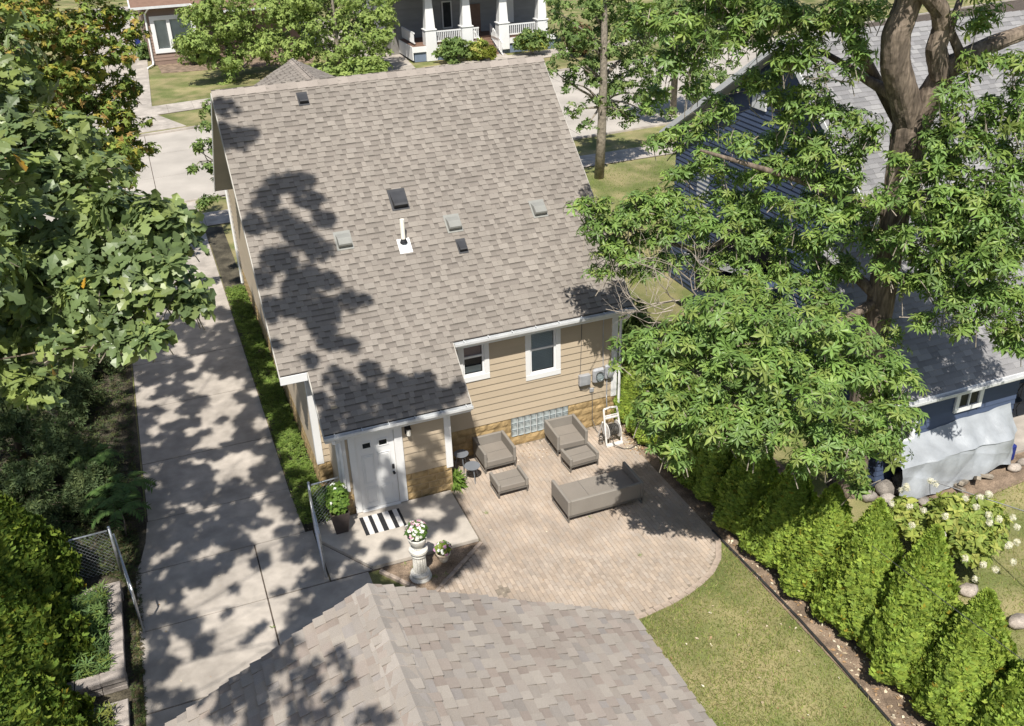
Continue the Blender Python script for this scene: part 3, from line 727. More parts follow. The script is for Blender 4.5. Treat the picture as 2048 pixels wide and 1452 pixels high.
# wall lamp
lamp=MB().bbox(.22,.36,YB-.06,YB-.02,1.98,2.18,.004).build('wall_lamp',MT['blackplastic'],house)
MB().tube([(.29,YB-.13,1.98),(.29,YB-.13,2.15)],.05,10).build('lamp_glass',MT['pvc'],lamp); MB().box(.23,.35,YB-.19,YB-.06,2.152,2.17).build('lamp_cap',MT['blackplastic'],lamp)
# meters, box, cables on the right of the wall
MB().bbox(5.27,5.58,-.14,-.018,1.42,1.72,.01).build('utility_box',MT['metalgrey'],house)
mt=MB().bbox(5.66,6.0,-.15,-.018,1.40,1.83,.05).build('electric_meter',MT['metalgrey'],house); MB().blob((5.83,-.2,1.64),(.12,.09,.12),3,rough=.0).build('meter_dome',MT['glass'],mt,smooth=True)
mt=MB().bbox(6.02,6.24,-.13,-.018,1.45,1.86,.03).build('gas_meter',MT['metalgrey'],house); MB().lathe([(0,0),(.1,.0),(.1,.05),(.03,.07),(0,.07)],(0,0,0),14).build('dial',MT['metalgrey'],mt).matrix_basis=Matrix.Translation((6.14,-.13,1.62))@Matrix.Rotation(R(90),4,'X')
MB().bbox(5.6,5.72,-.06,-.018,1.12,1.24,.01).build('outlet_box',MT['metalgrey'],house); MB().box(5.2,5.78,-.035,-.019,1.06,1.08).build('cable_rail',MT['siding'],house)
cw=lambda pts,r,m='cable': MB().tube(pts,r,5).build('wall_cable',MT[m],house)
cw([(5.36,-.04,3.4),(5.35,-.03,2.6),(5.33,-.03,1.8),(5.27,-.04,1.5),(5.32,-.05,1.28),(5.5,-.05,1.22),(5.62,-.05,1.3)],.008)
cw([(5.98,-.04,3.4),(5.97,-.03,2.9),(5.99,-.03,1.8)],.013,'metalgrey')
cw([(6.1,-.05,1.45),(6.1,-.05,.95),(6.08,-.09,.88),(6.1,-.09,.5)],.016,'metalgrey')
cw([(5.66,-.06,1.14),(5.67,-.07,.8),(5.66,-.1,.3),(5.7,-.3,.03),(5.78,-.62,.02)],.009)
# ------------------------------------------------------------------ garage in front
GR=np.array([-2.44,-9.73,5.2]); GP=.497; GH=4.09; GEND=-17.5
gz=GR[2]-GP*GH
garage=thing('garage','garage with blended tan and rose shingled gable roof in the foreground','garage',(GR[0],-13,0))
gw=MB(); pts=[(GR[0]-GH+.4,0),(GR[0]-GH+.4,gz+.1),(GR[0],GR[2]-.25),(GR[0]+GH-.4,gz+.1),(GR[0]+GH-.4,0)]
n=len(pts); y0,y1=-17.1,GR[1]-.35
gw.add([(x,y0,z) for x,z in pts]+[(x,y1,z) for x,z in pts],[tuple(range(n)),tuple(range(2*n-1,n-1,-1))]+[(i,n+i,n+(i+1)%n,(i+1)%n) for i in range(n)])
gw.build('wall',MT['wallback'],garage)
gr=MB(); k=math.sqrt(1+GP*GP)
for s in (-1,1):
    P=[(GR[0],GEND,GR[2]),(GR[0],GR[1],GR[2]),(GR[0]+s*GH,GR[1],gz),(GR[0]+s*GH,GEND,gz)]
    gr.slab(P if s<0 else P[::-1],(s*GP,0,1),.1)
gr=gr.build('roof',MT['deck'],garage)
GHI=[(0.308, 0.27, 0.235), (0.319, 0.283, 0.246), (0.297, 0.259, 0.225), (0.299, 0.256, 0.223), (0.314, 0.28, 0.245), (0.291, 0.262, 0.234), (0.324, 0.289, 0.251)]
GLO=[(0.293, 0.252, 0.218), (0.278, 0.234, 0.203), (0.275, 0.245, 0.218), (0.299, 0.264, 0.231), (0.283, 0.236, 0.203), (0.281, 0.254, 0.234), (0.308, 0.27, 0.234)]
GX=.168
def gscore(p):
    x,y,w=px_of(p); off=max(0,-x,x-2048,-y,y-1452); return w+off*.1
for s in (-1,1):
    vd=np.array([-s/k,0,GP/k]); o=(GR[0]+s*GH,GR[1] if s<0 else GEND,gz+.002)
    shingle_roof(gr,o,(0,-1,0) if s<0 else (0,1,0),vd,lambda v:(0,GR[1]-GEND),GH*k-.08,GX,[.11,.14,.17,.20,.24],GHI,GLO,'shingle',150,31+s,gscore,hb=(.046,.022),name='shingle',dk=.90)
ridge_caps(gr,(GR[0],GEND,GR[2]),(GR[0],GR[1],GR[2]),34,(.24,0,0),.118,(.34,.305,.272),'shingle',8)
rkg=lambda s: beam(MB(),(GR[0],GR[1]-.002,GR[2]-.03),(GR[0]+s*GH,GR[1]-.002,gz-.03),(0,.024,0),.15).build('rake_board',MT['white'],gr)
rkg(-1); rkg(1)
for s in (-1,1): MB().box(min(GR[0]+s*GH,GR[0]+s*(GH+.02)),max(GR[0]+s*GH,GR[0]+s*(GH+.02)),GEND,GR[1],gz-.16,gz-.02).build('fascia',MT['white'],gr)

# ------------------------------------------------------------------ blue house next door
NX=12.3; NRY,NRZ=2.26,9.24; NP=.834; NEY,NEZ=-5.7,9.24-.834*(2.26+5.7); NFY,NFZ=8.49,5.26; NLX=10.25; NBY=-2.2
nzr=lambda y: NRZ-NP*(NRY-y)
nb_=thing('blue_house','navy blue house with grey shingled roof and white trim behind the tall tree','house',(16,1,0))
k2=math.sqrt(1+NP*NP); NVD=np.array([0,1/k2,NP/k2]); NND=np.array([0,-NP/k2,1/k2])
nr=MB(); nr.slab([(NX,NBY,nzr(NBY)),(26,NBY,nzr(NBY)),(26,NRY,NRZ),(NX,NRY,NRZ)],NND,.12)
nr.slab([(NLX,NEY,NEZ),(26,NEY,NEZ),(26,NBY-.001,nzr(NBY)),(NLX,NBY-.001,nzr(NBY))],NND,.12)
nr.slab([(NX,NRY,NRZ),(26,NRY,NRZ),(26,NFY,NFZ),(NX,NFY,NFZ)],(0,NRZ-NFZ,NFY-NRY),.12)
nr=nr.build('roof',MT['deck'],nb_)
NHI=[(.25,.245,.245),(.27,.265,.263),(.235,.23,.232),(.28,.275,.272)]; NLO=[(.215,.21,.212),(.20,.197,.20),(.23,.226,.228)]
vb2=(NBY-NEY)*k2
shingle_roof(nr,(0,NEY,NEZ+.002),(1,0,0),NVD,lambda v:(NLX,25) if v<vb2 else (NX,25),(NRY-NEY)*k2-.04,.1435,[.24,.30,.38],NHI,NLO,'gshingle',300,51,near_vis,hb=(.014,.009),dk=.85)
ridge_caps(nr,(25,NRY,NRZ),(NX,NRY,NRZ),40,(0,.14,0),.11,(.24,.235,.235),'gshingle',9)
nw=MB(); pts=[(-1.95,0),(-1.95,nzr(-1.95)-.16),(NRY,NRZ-.2),(NFY-.45,NFZ+.12),(NFY-.45,0)]
n=len(pts); xx=NX+.42
nw.add([(xx,y,z) for y,z in pts]+[(xx+.2,y,z) for y,z in pts],[tuple(range(n))[::-1],tuple(range(n,2*n))]+[(i,(i+1)%n,n+(i+1)%n,n+i) for i in range(n)])
nw.box(NLX+.45,14.75,-5.28,-5.08,0,2.45); nw.box(NLX+.45,NLX+.65,-5.08,-2.0,0,3.6); nw.box(14.55,14.75,-5.08,0,0,2.6); nw.box(NLX+.65,xx,-2.2,-2.0,0,5.4)
nw=nw.build('wall',MT['bluesiding'],nb_)
boards(nw,'bluesiding',(xx,NFY-.45,0),(0,-1,0),NFY-.45+1.95,.2,8.9,.15,(-1,0,0),top=lambda z:((0. if z<NFZ+.1 else (z-NFZ-.1)/((NRZ-NFZ)/(NFY-NRY))), (NFY-.45+1.95 if z<nzr(-1.95)-.2 else NFY-.45-NRY+(NRZ-.2-z)/NP)),tintv=.06)
boards(nw,'bluesiding',(NLX+.45,-5.28,0),(1,0,0),14.75-NLX-.45,.2,2.42,.15,(0,-1,0),[(12.78-NLX-.45,13.5-NLX-.45,1.62,2.2)],tintv=.06)
boards(nw,'bluesiding',(NLX+.45,-2,0),(0,-1,0),3.28,.2,3.3,.15,(-1,0,0))
nrk=lambda p,q,w,h=.2: beam(MB(),p,q,w,h).build('rake_board',MT['white'],nr)
nrk((NX-.03,NBY,nzr(NBY)+.0),(NX-.03,NRY,NRZ+.0),(.03,0,0)); nrk((NX-.03,NRY,NRZ),(NX-.03,NFY,NFZ),(.03,0,0)); nrk((NLX-.03,NEY,NEZ),(NLX-.03,NBY,nzr(NBY)),(.03,0,0))
beam(MB(),(NX+.001,NRY+.15,NRZ-.30),(NX+.001,NFY,NFZ-.20),(.42,0,0),.025).build('soffit',MT['white'],nr)
beam(MB(),(NX+.001,NBY,nzr(NBY)-.2),(NX+.001,NRY,NRZ-.2),(.42,0,0),.025).build('soffit',MT['white'],nr)
MB().box(NLX,25,NEY-.025,NEY,NEZ-.17,NEZ+.015).build('fascia',MT['white'],nr)
def ngut():
    b=MB(); y,z,x0,x1=NEY-.027,NEZ+.0,NLX-.02,25
    prof=[(0,0),(0,-.11),(-.06,-.11),(-.10,-.05),(-.105,0),(-.118,0),(-.112,-.07),(-.06,-.125),(0,-.125)]; m=len(prof)
    b.add([(x0,y+a,z+c) for a,c in prof]+[(x1,y+a,z+c) for a,c in prof],[(i,i+1,m+i+1,m+i) for i in range(m-1)]); b.build('gutter',MT['gutter'],nr)
ngut()
def slider(x0,x1,z0,z1,y,parent):
    o=MB(); t=.12
    o.bbox(x0-t,x0,y-.04,y+.02,z0-t,z1+t,.005).bbox(x1,x1+t,y-.04,y+.02,z0-t,z1+t,.005).bbox(x0,x1,y-.04,y+.02,z0-t,z0,.005).bbox(x0,x1,y-.04,y+.02,z1,z1+t,.005)
    o=o.build('window',MT['white'],parent); xm=(x0+x1)/2
    for a,c in ((x0,xm-.015),(xm+.015,x1)):
        pane(a+.03,c-.03,y+.003,z0+.03,z1-.03,o)
    MB().box(xm-.02,xm+.02,y-.03,y+.01,z0,z1).build('mullion',MT['whitev'],o)
    MB().box(x0,x1,y+.012,y+.016,z0,z1).build('dark_room',MT['dark'],o)
slider(12.84,13.44,1.76,2.13,-5.32,nb_); slider(10.9,11.5,1.25,1.75,-5.32,nb_)
# side entry lean-to with white fascia
A=at(1370,505,x=11.2); B=at(1497,540,x=11.2)
le=MB().slab([(11.2,A[1],A[2]),(11.2,B[1],B[2]),(12.72,B[1],B[2]+.25),(12.72,A[1],A[2]+.25)][::-1],(-.16,.0,1),.1).build('side_entry_roof',MT['gshingle'],nb_)
beam(MB(),(11.17,A[1],A[2]),(11.17,B[1],B[2]),(.03,0,0),.22).build('fascia',MT['white'],le)
MB().box(11.5,12.7,B[1]+.2,A[1]-.2,0,min(A[2],B[2])-.1).build('side_entry',MT['bluesiding'],nb_)
MB().box(NX+.40,NX+.44,NFY-2.6,NFY-1.9,3.2,4.6).build('side_window',MT['white'],nb_)
MB().bbox(NX+.36,NX+.45,3.2,3.9,7.0,7.5,.02).build('gable_vent',MT['white'],nb_)
# sunlit siding at that wall's front corner, sunlight painted as lighter boards
boards(nw,'bluelit_base',(xx-.03,NFY-.44,0),(0,-1,0),1.5,2.35,3.3,.14,(-1,0,0))
# neighbour's paving and patio set
npav=MB().prism([(14.8,-5.55),(22,-5.55),(22,0),(14.8,0)],-.2,.06).build('neighbour_patio',MT['concrete'],kind='structure')
def bistro(name,loc,label,cat,h,r,chair):
    t=thing(name,label,cat,loc)
    b=MB()
    for i in range(4):
        a=i*math.pi/2+.4; b=MB().tube([(r*.9*math.cos(a),r*.9*math.sin(a),0),(r*.5*math.cos(a),r*.5*math.sin(a),h*.5),(r*.85*math.cos(a),r*.85*math.sin(a),h)],.014,5); o=b.build('leg',MT['blackplastic'],t); o.matrix_parent_inverse=Matrix.Identity(4)
    o=MB().lathe([(0,h),(r,h),(r,h+.02),(0,h+.02)],(0,0,0),16).build('top' if not chair else 'seat',MT['blackplastic'],t); o.matrix_parent_inverse=Matrix.Identity(4)
    if chair:
        b=MB(); b.tube([(-r,0,h),(-r*1.1,0,h+.45),(0,r*.9,h+.5),(r*1.1,0,h+.45),(r,0,h)],.013,5); o=b.build('backrest',MT['blackplastic'],t); o.matrix_parent_inverse=Matrix.Identity(4)
bistro('bistro_table',(16.75,-3.55,.06),'black metal patio table beside the blue house at the right edge','table',.70,.34,False)
bistro('bistro_chair',(16.25,-4.1,.06),'black metal patio chair beside the blue house at the right edge','chair',.44,.2,True)
# silver tarp over a heap against the blue wall
def tarp():
    rg=np.random.RandomState(5); nu,nv=80,44; V=[]
    for j in range(nv):
        t=j/(nv-1)
        for i in range(nu):
            s=i/(nu-1); x=10.7+s*3.9
            top=1.22+.24*s; crease=1.0-.14*s
            if t<.35:
                q=t/.35; y=-5.31-.62*q; z=top+(crease-top)*q**.8
            else:
                q=(t-.35)/.65; y=-5.93-.14*q-.05*math.sin(6*s+1); zb=.13+.11*math.sin(3.1*s*3.14+.6)*(s>.25)+.05*math.sin(17*s); z=crease+(zb-crease)*q
            w=.022*math.sin(23*s+5*t)+.03*math.sin(11*s-9*t+2)+.016*math.sin(41*s+3)+.05*abs(math.sin(7*s+3.2*t+.5))-.03*abs(math.sin(5*s-6*t))+.02*abs(math.sin(19*s+2*t))
            if s>.8:
                e=(s-.8)/.2; y+=e*e*.42*min(1,t*2.2)
            V.append((x+.05*math.sin(3*t),y-w*min(1,t*4),z+.4*w*(1-t)))
    Fq=np.array([(j*nu+i,j*nu+i+1,(j+1)*nu+i+1,(j+1)*nu+i) for j in range(nv-1) for i in range(nu-1)])
    me=np_mesh('tarp',np.array(V),Fq,MT['tarp'],smooth=True); me.polygons.foreach_set('use_smooth',[False]*len(me.polygons)); o=bpy.data.objects.new('tarp',me); COL.objects.link(o)
    tag(o,'silver tarpaulin draped over a heap against the blue house wall','tarp')
tarp()
for i,(x,y,z,l,a,tl) in enumerate(((12.7,-6.1,.13,.7,.5,.4),(13.05,-6.12,.16,.62,.9,.6),(13.3,-6.05,.14,.6,-.3,.3),(12.45,-6.15,.1,.5,1.4,.2))):
    o=MB().bbox(-l/2,l/2,-.05,.05,-.045,.045,.006).build('timber_offcut',MT['barkl']); o.matrix_basis=Matrix.Translation((x,y,z))@Matrix.Rotation(a,4,'Z')@Matrix.Rotation(tl,4,'Y')
    tag(o,['short timber offcut sticking out leftmost but one under the tarp hem','steep timber offcut under the middle of the tarp hem','rightmost timber offcut under the tarp hem','lowest timber offcut lying leftmost under the tarp hem'][i],'timber',group='timber offcuts under the tarp')
tag(MB().bbox(14.5,14.68,-5.75,-5.5,0,.45,.03).build('storage_bin',MT['blueplastic']),'dark blue plastic bin peeking out behind the right end of the tarp','bin')

# ------------------------------------------------------------------ houses over the road
bh=thing('brown_house','brown sided bungalow with white windows over the road beside the concrete drive','house',(1,60,0))
w=MB(); hol=[(-1.75,1.05,1.05,3.3)]
for a,c,e,g in wall_rects(-2.35,9,0,4.05,hol): w.box(a,c,59.5,59.7,e,g)
w.box(-2.35,-2.15,59.7,74,0,4.05); w.box(-1.8,1.1,59.72,59.75,1.0,3.4)
w=w.build('wall',MT['brownsid'],bh)
boards(w,'brownsid',(-2.35,59.5,0),(1,0,0),11.3,.3,4.,.22,(0,-1,0),[(.6,3.4,1.05,3.3)],th=.03,tintv=.07)
boards(w,'brownsid',(-2.35,74,0),(0,-1,0),14.5,.3,4.,.22,(-1,0,0),th=.03,tintv=.07)
o=MB(); x0,x1,z0,z1=-1.75,1.05,1.05,3.3
for a,c,d,e in ((x0-.2,x0+.1,z0-.2,z1+.2),(x1-.1,x1+.2,z0-.2,z1+.2),(x0+.1,x1-.1,z0-.2,z0+.1),(x0+.1,x1-.1,z1-.1,z1+.2),(-.8,-.55,z0+.1,z1-.1)): o.box(a,c,59.40,59.6,d,e)
o=o.build('window',MT['white'],bh); pane(x0+.1,-.8,59.57,z0+.1,z1-.1,o); pane(-.55,x1-.1,59.57,z0+.1,z1-.1,o); MB().box(x0,x1,59.64,59.66,z0,z1).build('curtain',MT['blind'],o)
rf=MB(); 
rf.slab([(-3.1,58.8,4.25),(1.0,58.8,4.25),(1.0,66.5,7.6),(-3.1,66.5,7.6)],(0,-.43,1),.12); rf.slab([(1.0,57.6,3.75),(10,57.6,3.75),(10,66.5,7.6),(1.0,66.5,7.6)],(0,-.43,1),.12); rf.slab([(10,66.5,7.6),(-3.1,66.5,7.6),(-3.1,74,4.3),(10,74,4.3)],(0,.43,1),.12)
rf=rf.build('roof',MT['brownstep'],bh)
b=MB().box(-3.15,1.0,58.68,58.8,4.12,4.28); beam(b,(1.0,58.7,4.28),(1.75,57.5,3.78),(.12,0,0),.16); b.box(1.75,10,57.48,57.6,3.62,3.78); beam(b,(-3.2,58.8,4.28),(-3.2,66.5,7.62),(.1,0,0),.16); b.build('gutter',MT['gutter'],rf)
MB().tube([(-1.9,58.72,4.15),(-2.2,59.35,3.7),(-2.25,59.38,.3),(-2.3,59.1,.12),(-2.75,58.2,.08)],.07,5).build('downspout',MT['whitev'],bh)
tag(MB().bbox(-3.2,-2.75,66,66.6,0,1.1,.04).build('waste_bin',MT['blueplastic']),'small blue bin standing by the drive side of the brown house','bin')

ph=thing('porch_house','grey house with white tapered porch columns and brown front steps over the road','house',(20,52,0))
PY=50.6
w=MB().box(14.9,27,54.2,54.5,0,5.5).box(14.9,15.1,54.5,66,0,5.5); w=w.build('wall',MT['greywall'],ph)
boards(w,'greysid',(14.88,66,0),(0,-1,0),11.5,1.3,5.4,.2,(-1,0,0),th=.03,tintv=.05)
boards(w,'greysid',(15.4,54.2,0),(1,0,0),11.6,1.1,5.4,.2,(0,-1,0),th=.03,tintv=.05)
base=MB().box(15.7,20.75,PY,54.2,0,1.0).box(22.35,27,PY,54.2,0,1.0).box(20.75,22.35,52.3,54.2,0,1.0).build('porch_base',MT['bluelit_base'],ph)
MB().box(15.6,20.8,PY-.06,54.2,1.0,1.12).box(22.3,27.1,PY-.06,54.2,1.0,1.12).box(20.8,22.3,52.2,54.2,1.0,1.12).build('porch_floor',MT['brownstep'],ph)
MB().box(15.52,15.60,PY-.1,54.2,.15,1.1).box(15.6,20.7,PY-.12,PY-.06,.7,1.1).box(22.4,27,PY-.12,PY-.06,.7,1.1).build('skirting',MT['white'],ph)
for x in (17.0,19.85,22.75,25.9):
    o=MB().bbox(x-.42,x+.42,PY-.2,PY+.6,.0 if x<18 else .3,2.2,.02).build('column',MT['white'],ph)
    V=[(x-.36,PY-.14,2.22),(x+.36,PY-.14,2.22),(x+.36,PY+.54,2.22),(x-.36,PY+.54,2.22),(x-.24,PY-.02,4.6),(x+.24,PY-.02,4.6),(x+.24,PY+.42,4.6),(x-.24,PY+.42,4.6)]
    MB().add(V,[(0,1,5,4),(1,2,6,5),(2,3,7,6),(3,0,4,7),(4,5,6,7)]).build('shaft',MT['white'],o); MB().bbox(x-.47,x+.47,PY-.26,PY+.66,2.18,2.25,.01).build('cap',MT['white'],o)
def railing(x0,x1,y0=PY+.1,dy=0,z0=1.25,z1=2.05,dz=0,n=10):
    q=MB(); p0=np.array((x0,y0,z1)); p1=np.array((x1,y0+dy,z1+dz)); s=np.array((.0,.08,0)) if abs(x1-x0)>abs(dy) else np.array((.08,0,0))
    beam(q,p0,p1,s,.09); beam(q,p0-(0,0,z1-z0-.1),p1-(0,0,z1-z0-.1),s,.08); o=q.build('railing',MT['white'],ph)
    for i in range(n):
        t=(i+.5)/n; p=p0+(p1-p0)*t; MB().box(p[0]-.03,p[0]+.03,p[1]-.03+.04*(s[1]>0),p[1]+.03+.04*(s[1]>0),p[2]-(z1-z0)+.05,p[2]-.05).build('baluster',MT['white'],o)
railing(17.42,19.43,n=14); railing(20.27,20.85,n=4); railing(23.17,25.4,n=14)
railing(15.8,15.8,54.1,-3.3,n=14); railing(20.78,20.78,52.4,-2.6,1.0,1.95,-1.0,n=10); railing(22.32,22.32,52.4,-2.6,1.0,1.95,-1.0,n=10)
for i in range(6):
    MB().box(20.85,22.25,52.3-.32*(i+1),52.3-.32*i,0,1.0-.165*(i+.0)-.02).build('step',MT['brownstep'],ph)
MB().box(19.1,19.9,54.10,54.2,1.6,3.6).build('window',MT['white'],ph); MB().box(19.2,19.8,54.06,54.1,1.7,3.5).build('window_pane',MT['dark'],ph)
MB().box(21.3,22.2,54.06,54.2,1.12,3.2).build('front_door',MT['brownstep'],ph); MB().box(24,25,54.10,54.2,1.6,3.6).build('window',MT['white'],ph)
MB().slab([(14.2,49.8,4.9),(28,49.8,4.9),(28,55,6.6),(14.2,55,6.6)],(0,-.33,1),.15).slab([(14.2,54.5,6.8),(28,54.5,6.8),(28,60,9.5),(14.2,60,9.5)],(0,-.5,1),.15).build('roof',MT['gshinglep'],ph)

# ------------------------------------------------------------------ chain-link fence pieces
def chain_panel(p0,p1,z0,z1,parent,step=.07,r=.003,name='mesh'):
    p0=np.array(p0,float); p1=np.array(p1,float); L=np.linalg.norm(p1-p0); u=(p1-p0)/L; H=z1-z0
    V=[];Fq=[];n=0; w=np.array([-u[1],u[0]])
    def seg(a,za,c,zc,off):
        nonlocal n
        A=np.array([*(p0+u*a),za]); C=np.array([*(p0+u*c),zc]); d=C-A; d/=np.linalg.norm(d); s=np.cross(d,np.array([w[0],w[1],0])); nn=np.array([w[0],w[1],0])*off
        for q,e in ((A,1),(C,1)):
            for k in range(3):
                t=2*math.pi*k/3; V.append(q+nn+r*(s*math.cos(t)+np.array([w[0],w[1],0])*math.sin(t)))
        for k in range(3): Fq.append((n+k,n+(k+1)%3,n+3+(k+1)%3,n+3+k))
        n+=6
    for sgn in (1,-1):
        s=-H
        while s<L+H:
            a,c=(s,s+H) if sgn>0 else (s+H,s); za,zc=z0,z1
            # clip to 0..L
            def cl(a,za,c,zc):
                if a<0: t=(0-a)/(c-a); a,za=0,za+(zc-za)*t
                if a>L: t=(L-a)/(c-a); a,za=L,za+(zc-za)*t
                return a,za
            if not ((a<0 and c<0) or (a>L and c>L)):
                a2,za2=cl(a,za,c,zc); c2,zc2=cl(c,zc,a,za)
                if abs(a2-c2)>.01: seg(a2,za2,c2,zc2,sgn*r)
            s+=step*1.41
    me=np_mesh(name,np.array(V),np.array(Fq),MT['galv']); o=bpy.data.objects.new(name,me); COL.objects.link(o); put(o,parent); o['kind']='stuff'
def fence_panel(name,label,cat,p0,p1,h,posts=(True,True),frame=True,group=None,z=.06):
    t=thing(name,label,cat,((p0[0]+p1[0])/2,(p0[1]+p1[1])/2,0),group)
    for on,p in zip(posts,(p0,p1)):
        if on:
            o=MB().tube([(p[0],p[1],-.1),(p[0],p[1],h+.06)],.030,10).build('post',MT['galv'],t,smooth=True); MB().blob((p[0],p[1],h+.075),(.036,.036,.03),1,5,8,0).build('post_cap',MT['galv'],o,smooth=True)
    d=np.array(p1)-np.array(p0); d=d/np.linalg.norm(d)*.05; a=np.array(p0)+d; c=np.array(p1)-d
    MB().tube([(a[0],a[1],h),(c[0],c[1],h)],.021,8).build('top_rail',MT['galv'],t,smooth=True)
    if frame:
        MB().tube([(a[0],a[1],z+.04),(c[0],c[1],z+.04)],.019,8).build('bottom_rail',MT['galv'],t); 
        for q in (a,c): MB().tube([(q[0],q[1],z),(q[0],q[1],h)],.021,8).build('stile',MT['galv'],t)
    chain_panel(a,c,z+.05,h-.01,t); return t
fence_panel('chain_link_gate','open chain-link gate leaf beside the stoop, swung over the concrete','gate',(-2.17,-1.55),(-2.27,-3.28),1.25,(False,False))
fence_panel('chain_link_fence','short chain-link fence run between the gate post and the back door corner','fence',(-2.14,-1.45),(-1.40,-1.40),1.28,(True,False),False)
fence_panel('chain_link_gate','open chain-link gate leaf beside the raised bed left of the drive','gate',(-6.36,-1.32),(-6.05,-3.45),1.18,(False,False))
fence_panel('chain_link_fence','chain-link fence run between the left arborvitae and the drive','fence',(-6.43,-1.22),(-8.6,-1.30),1.20,(True,True),False)

# ------------------------------------------------------------------ patio furniture
def part(b,name,m,t,**k):
    o=b.build(name,MT[m],None,**k); o.parent=t; return o
def lounge(name,label,cat,x,y,w,d,arm_h,seat_h,back,rz=0.,group=None,arms=True):
    """x,y front-left corner region: local x 0..w, y 0..d, front at y=0, backrest at y=d"""
    t=thing(name,label,cat,(x,y,0),group); t.rotation_euler=(0,0,rz); th=.075; z0=.20
    for xx in (0,w-th):
        part(MB().bbox(xx,xx+th,0,d,z0,arm_h,.014),'armrest','sofarm',t)
    if back: part(MB().bbox(th+.002,w-th-.002,d-th,d-.002,z0,arm_h-.004,.014),'backrest','sofarm',t)
    part(MB().bbox(th+.002,w-th-.002,.012,(d-th-.002) if back else d-.012,z0,seat_h,.014),'seat','sofa',t)
    for q in (range(1,2) if w<1.2 else range(1,3)):
        xs_=th+(w-2*th)*q/(2 if w<1.2 else 3); part(MB().box(xs_-.004,xs_+.004,.02,(d-th-.02) if back else d-.02,seat_h-.002,seat_h+.004),'seam','frame',t) if w>1.2 else part(MB().box(th+.01,w-th-.01,d*.45,d*.45+.006,seat_h-.002,seat_h+.004),'seam','frame',t)
    f=MB()
    for xx in (.012,w-.042): f.box(xx,xx+.03,.015,.045,0,z0-.002)
    for i,(xx,yy) in enumerate(((.012,.012),(w-.042,.012),(.012,d-.042),(w-.042,d-.042))):
        part(MB().box(xx,xx+.03,yy,yy+.03,.0,z0-.001),'leg','frame',t)
    for xx in (.012,w-.042): part(MB().box(xx,xx+.03,.043,d-.043,.0,.022),'runner','frame',t)
    for yy in (.015,d-.04): part(MB().box(.043,w-.043,yy,yy+.025,z0-.05,z0-.002),'rail','frame',t)
    return t
ag='taupe patio armchairs'; og='taupe patio footstools'
lounge('patio_armchair','taupe patio armchair by the round side tables, left of the glass block window','armchair',2.26,-.96,.86,.88,.62,.36,True,.01,ag)
lounge('patio_armchair','taupe patio armchair standing in front of the glass block window','armchair',4.24,-.98,.86,.92,.62,.36,True,-.03,ag)
lounge('patio_footstool','taupe patio footstool in front of the left armchair','footstool',2.20,-2.06,.80,.62,.42,.34,False,.0,og)
lounge('patio_footstool','taupe patio footstool in front of the right armchair','footstool',4.24,-1.78,.82,.56,.42,.34,False,.04,og)
lounge('patio_loveseat','taupe patio loveseat seen from behind, half in leaf shadow','sofa',5.32,-2.62,1.97,.98,.62,.42,True,math.pi,None)
def side_table(x,y,h,r,label):
    t=thing('side_table',label,'table',(x,y,0),'round grey side tables')
    part(MB().lathe([(0,h-.018),(r-.012,h-.018),(r,h-.012),(r,h-.003),(r-.006,h),(0,h)],(0,0,0),28),'table_top','tablegrey',t)
    for i in range(3):
        a=.5+i*2*math.pi/3; part(MB().tube([(r*.55*math.cos(a),r*.55*math.sin(a),h-.02),(r*.95*math.cos(a),r*.95*math.sin(a),0)],[.014,.010],7),'leg','tablegrey',t)
side_table(1.90,-1.05,.45,.20,'round grey metal side table out on the pavers by the corner board')
side_table(1.80,-.50,.50,.19,'round grey metal side table tucked behind the bump-out corner')
# hose reel
t=thing('hose_reel','weathered white hose reel cart with dark hose against the back wall','hose reel',(5.85,-.85,0))
hx,hy=5.62,-1.0
for xx in (5.62,6.06):
    part(MB().tube([(xx,-1.06,.03),(xx,-.98,.35),(xx+ (.03 if xx<5.8 else -.03),-.78,.98)],.026,8),'side_frame','hosewhite',t).matrix_parent_inverse=Matrix.Translation(-t.location)
    part(MB().tube([(xx,-.55,.03),(xx,-.80,.62)],.022,8),'strut','hosewhite',t).matrix_parent_inverse=Matrix.Translation(-t.location)
    o=part(MB().lathe([(0,-.012),(.22,-.012),(.23,0),(.22,.012),(.17,.014),(.16,.006),(0,.006)],(0,0,0),24),'flange','hosewhite',t); o.matrix_basis=Matrix.Translation((xx-5.85+(.05 if xx<5.8 else -.05),-.90+.85,.40))@Matrix.Rotation(R(90),4,'Y')
pi=lambda b,n,m: setattr(part(b,n,m,t),'matrix_parent_inverse',Matrix.Translation(-t.location))
pi(MB().tube([(5.65,-.78,.98),(5.84,-.77,1.0),(6.03,-.78,.98)],.028,8),'handle','hosewhite'); pi(MB().tube([(5.65,-.83,.80),(6.03,-.83,.80)],.02,6),'crossbar','hosewhite')
pi(MB().bbox(5.60,6.08,-1.12,-1.02,.0,.08,.015),'foot_bar','hosewhite'); pi(MB().bbox(5.66,6.02,-.88,-.79,.72,.77,.01),'tray','hosewhite')
hp=[]
for i in range(0,190):
    a=i*.42; lay=i//95; rr=.125+.022*lay+.006*math.sin(i*.7); xx=5.70+.28*((i%95)/94 if lay==0 else 1-(i%95)/94); hp.append((xx,-.90+rr*math.cos(a),.40+rr*math.sin(a)))
pi(MB().tube(hp,.0125,5),'hose_coil','hose')
pi(MB().tube([(5.72,-1.06,.36),(5.78,-1.2,.1),(5.98,-1.35,.02),(6.15,-1.4,.02),(6.4,-1.3,.02)],.0125,5),'hose_tail','hose')
coil=[(5.52+.06*math.cos(a)+.01*math.sin(3*a),-.93+.07*math.sin(a),.10+.012*a) for a in np.arange(0,19,.4)]
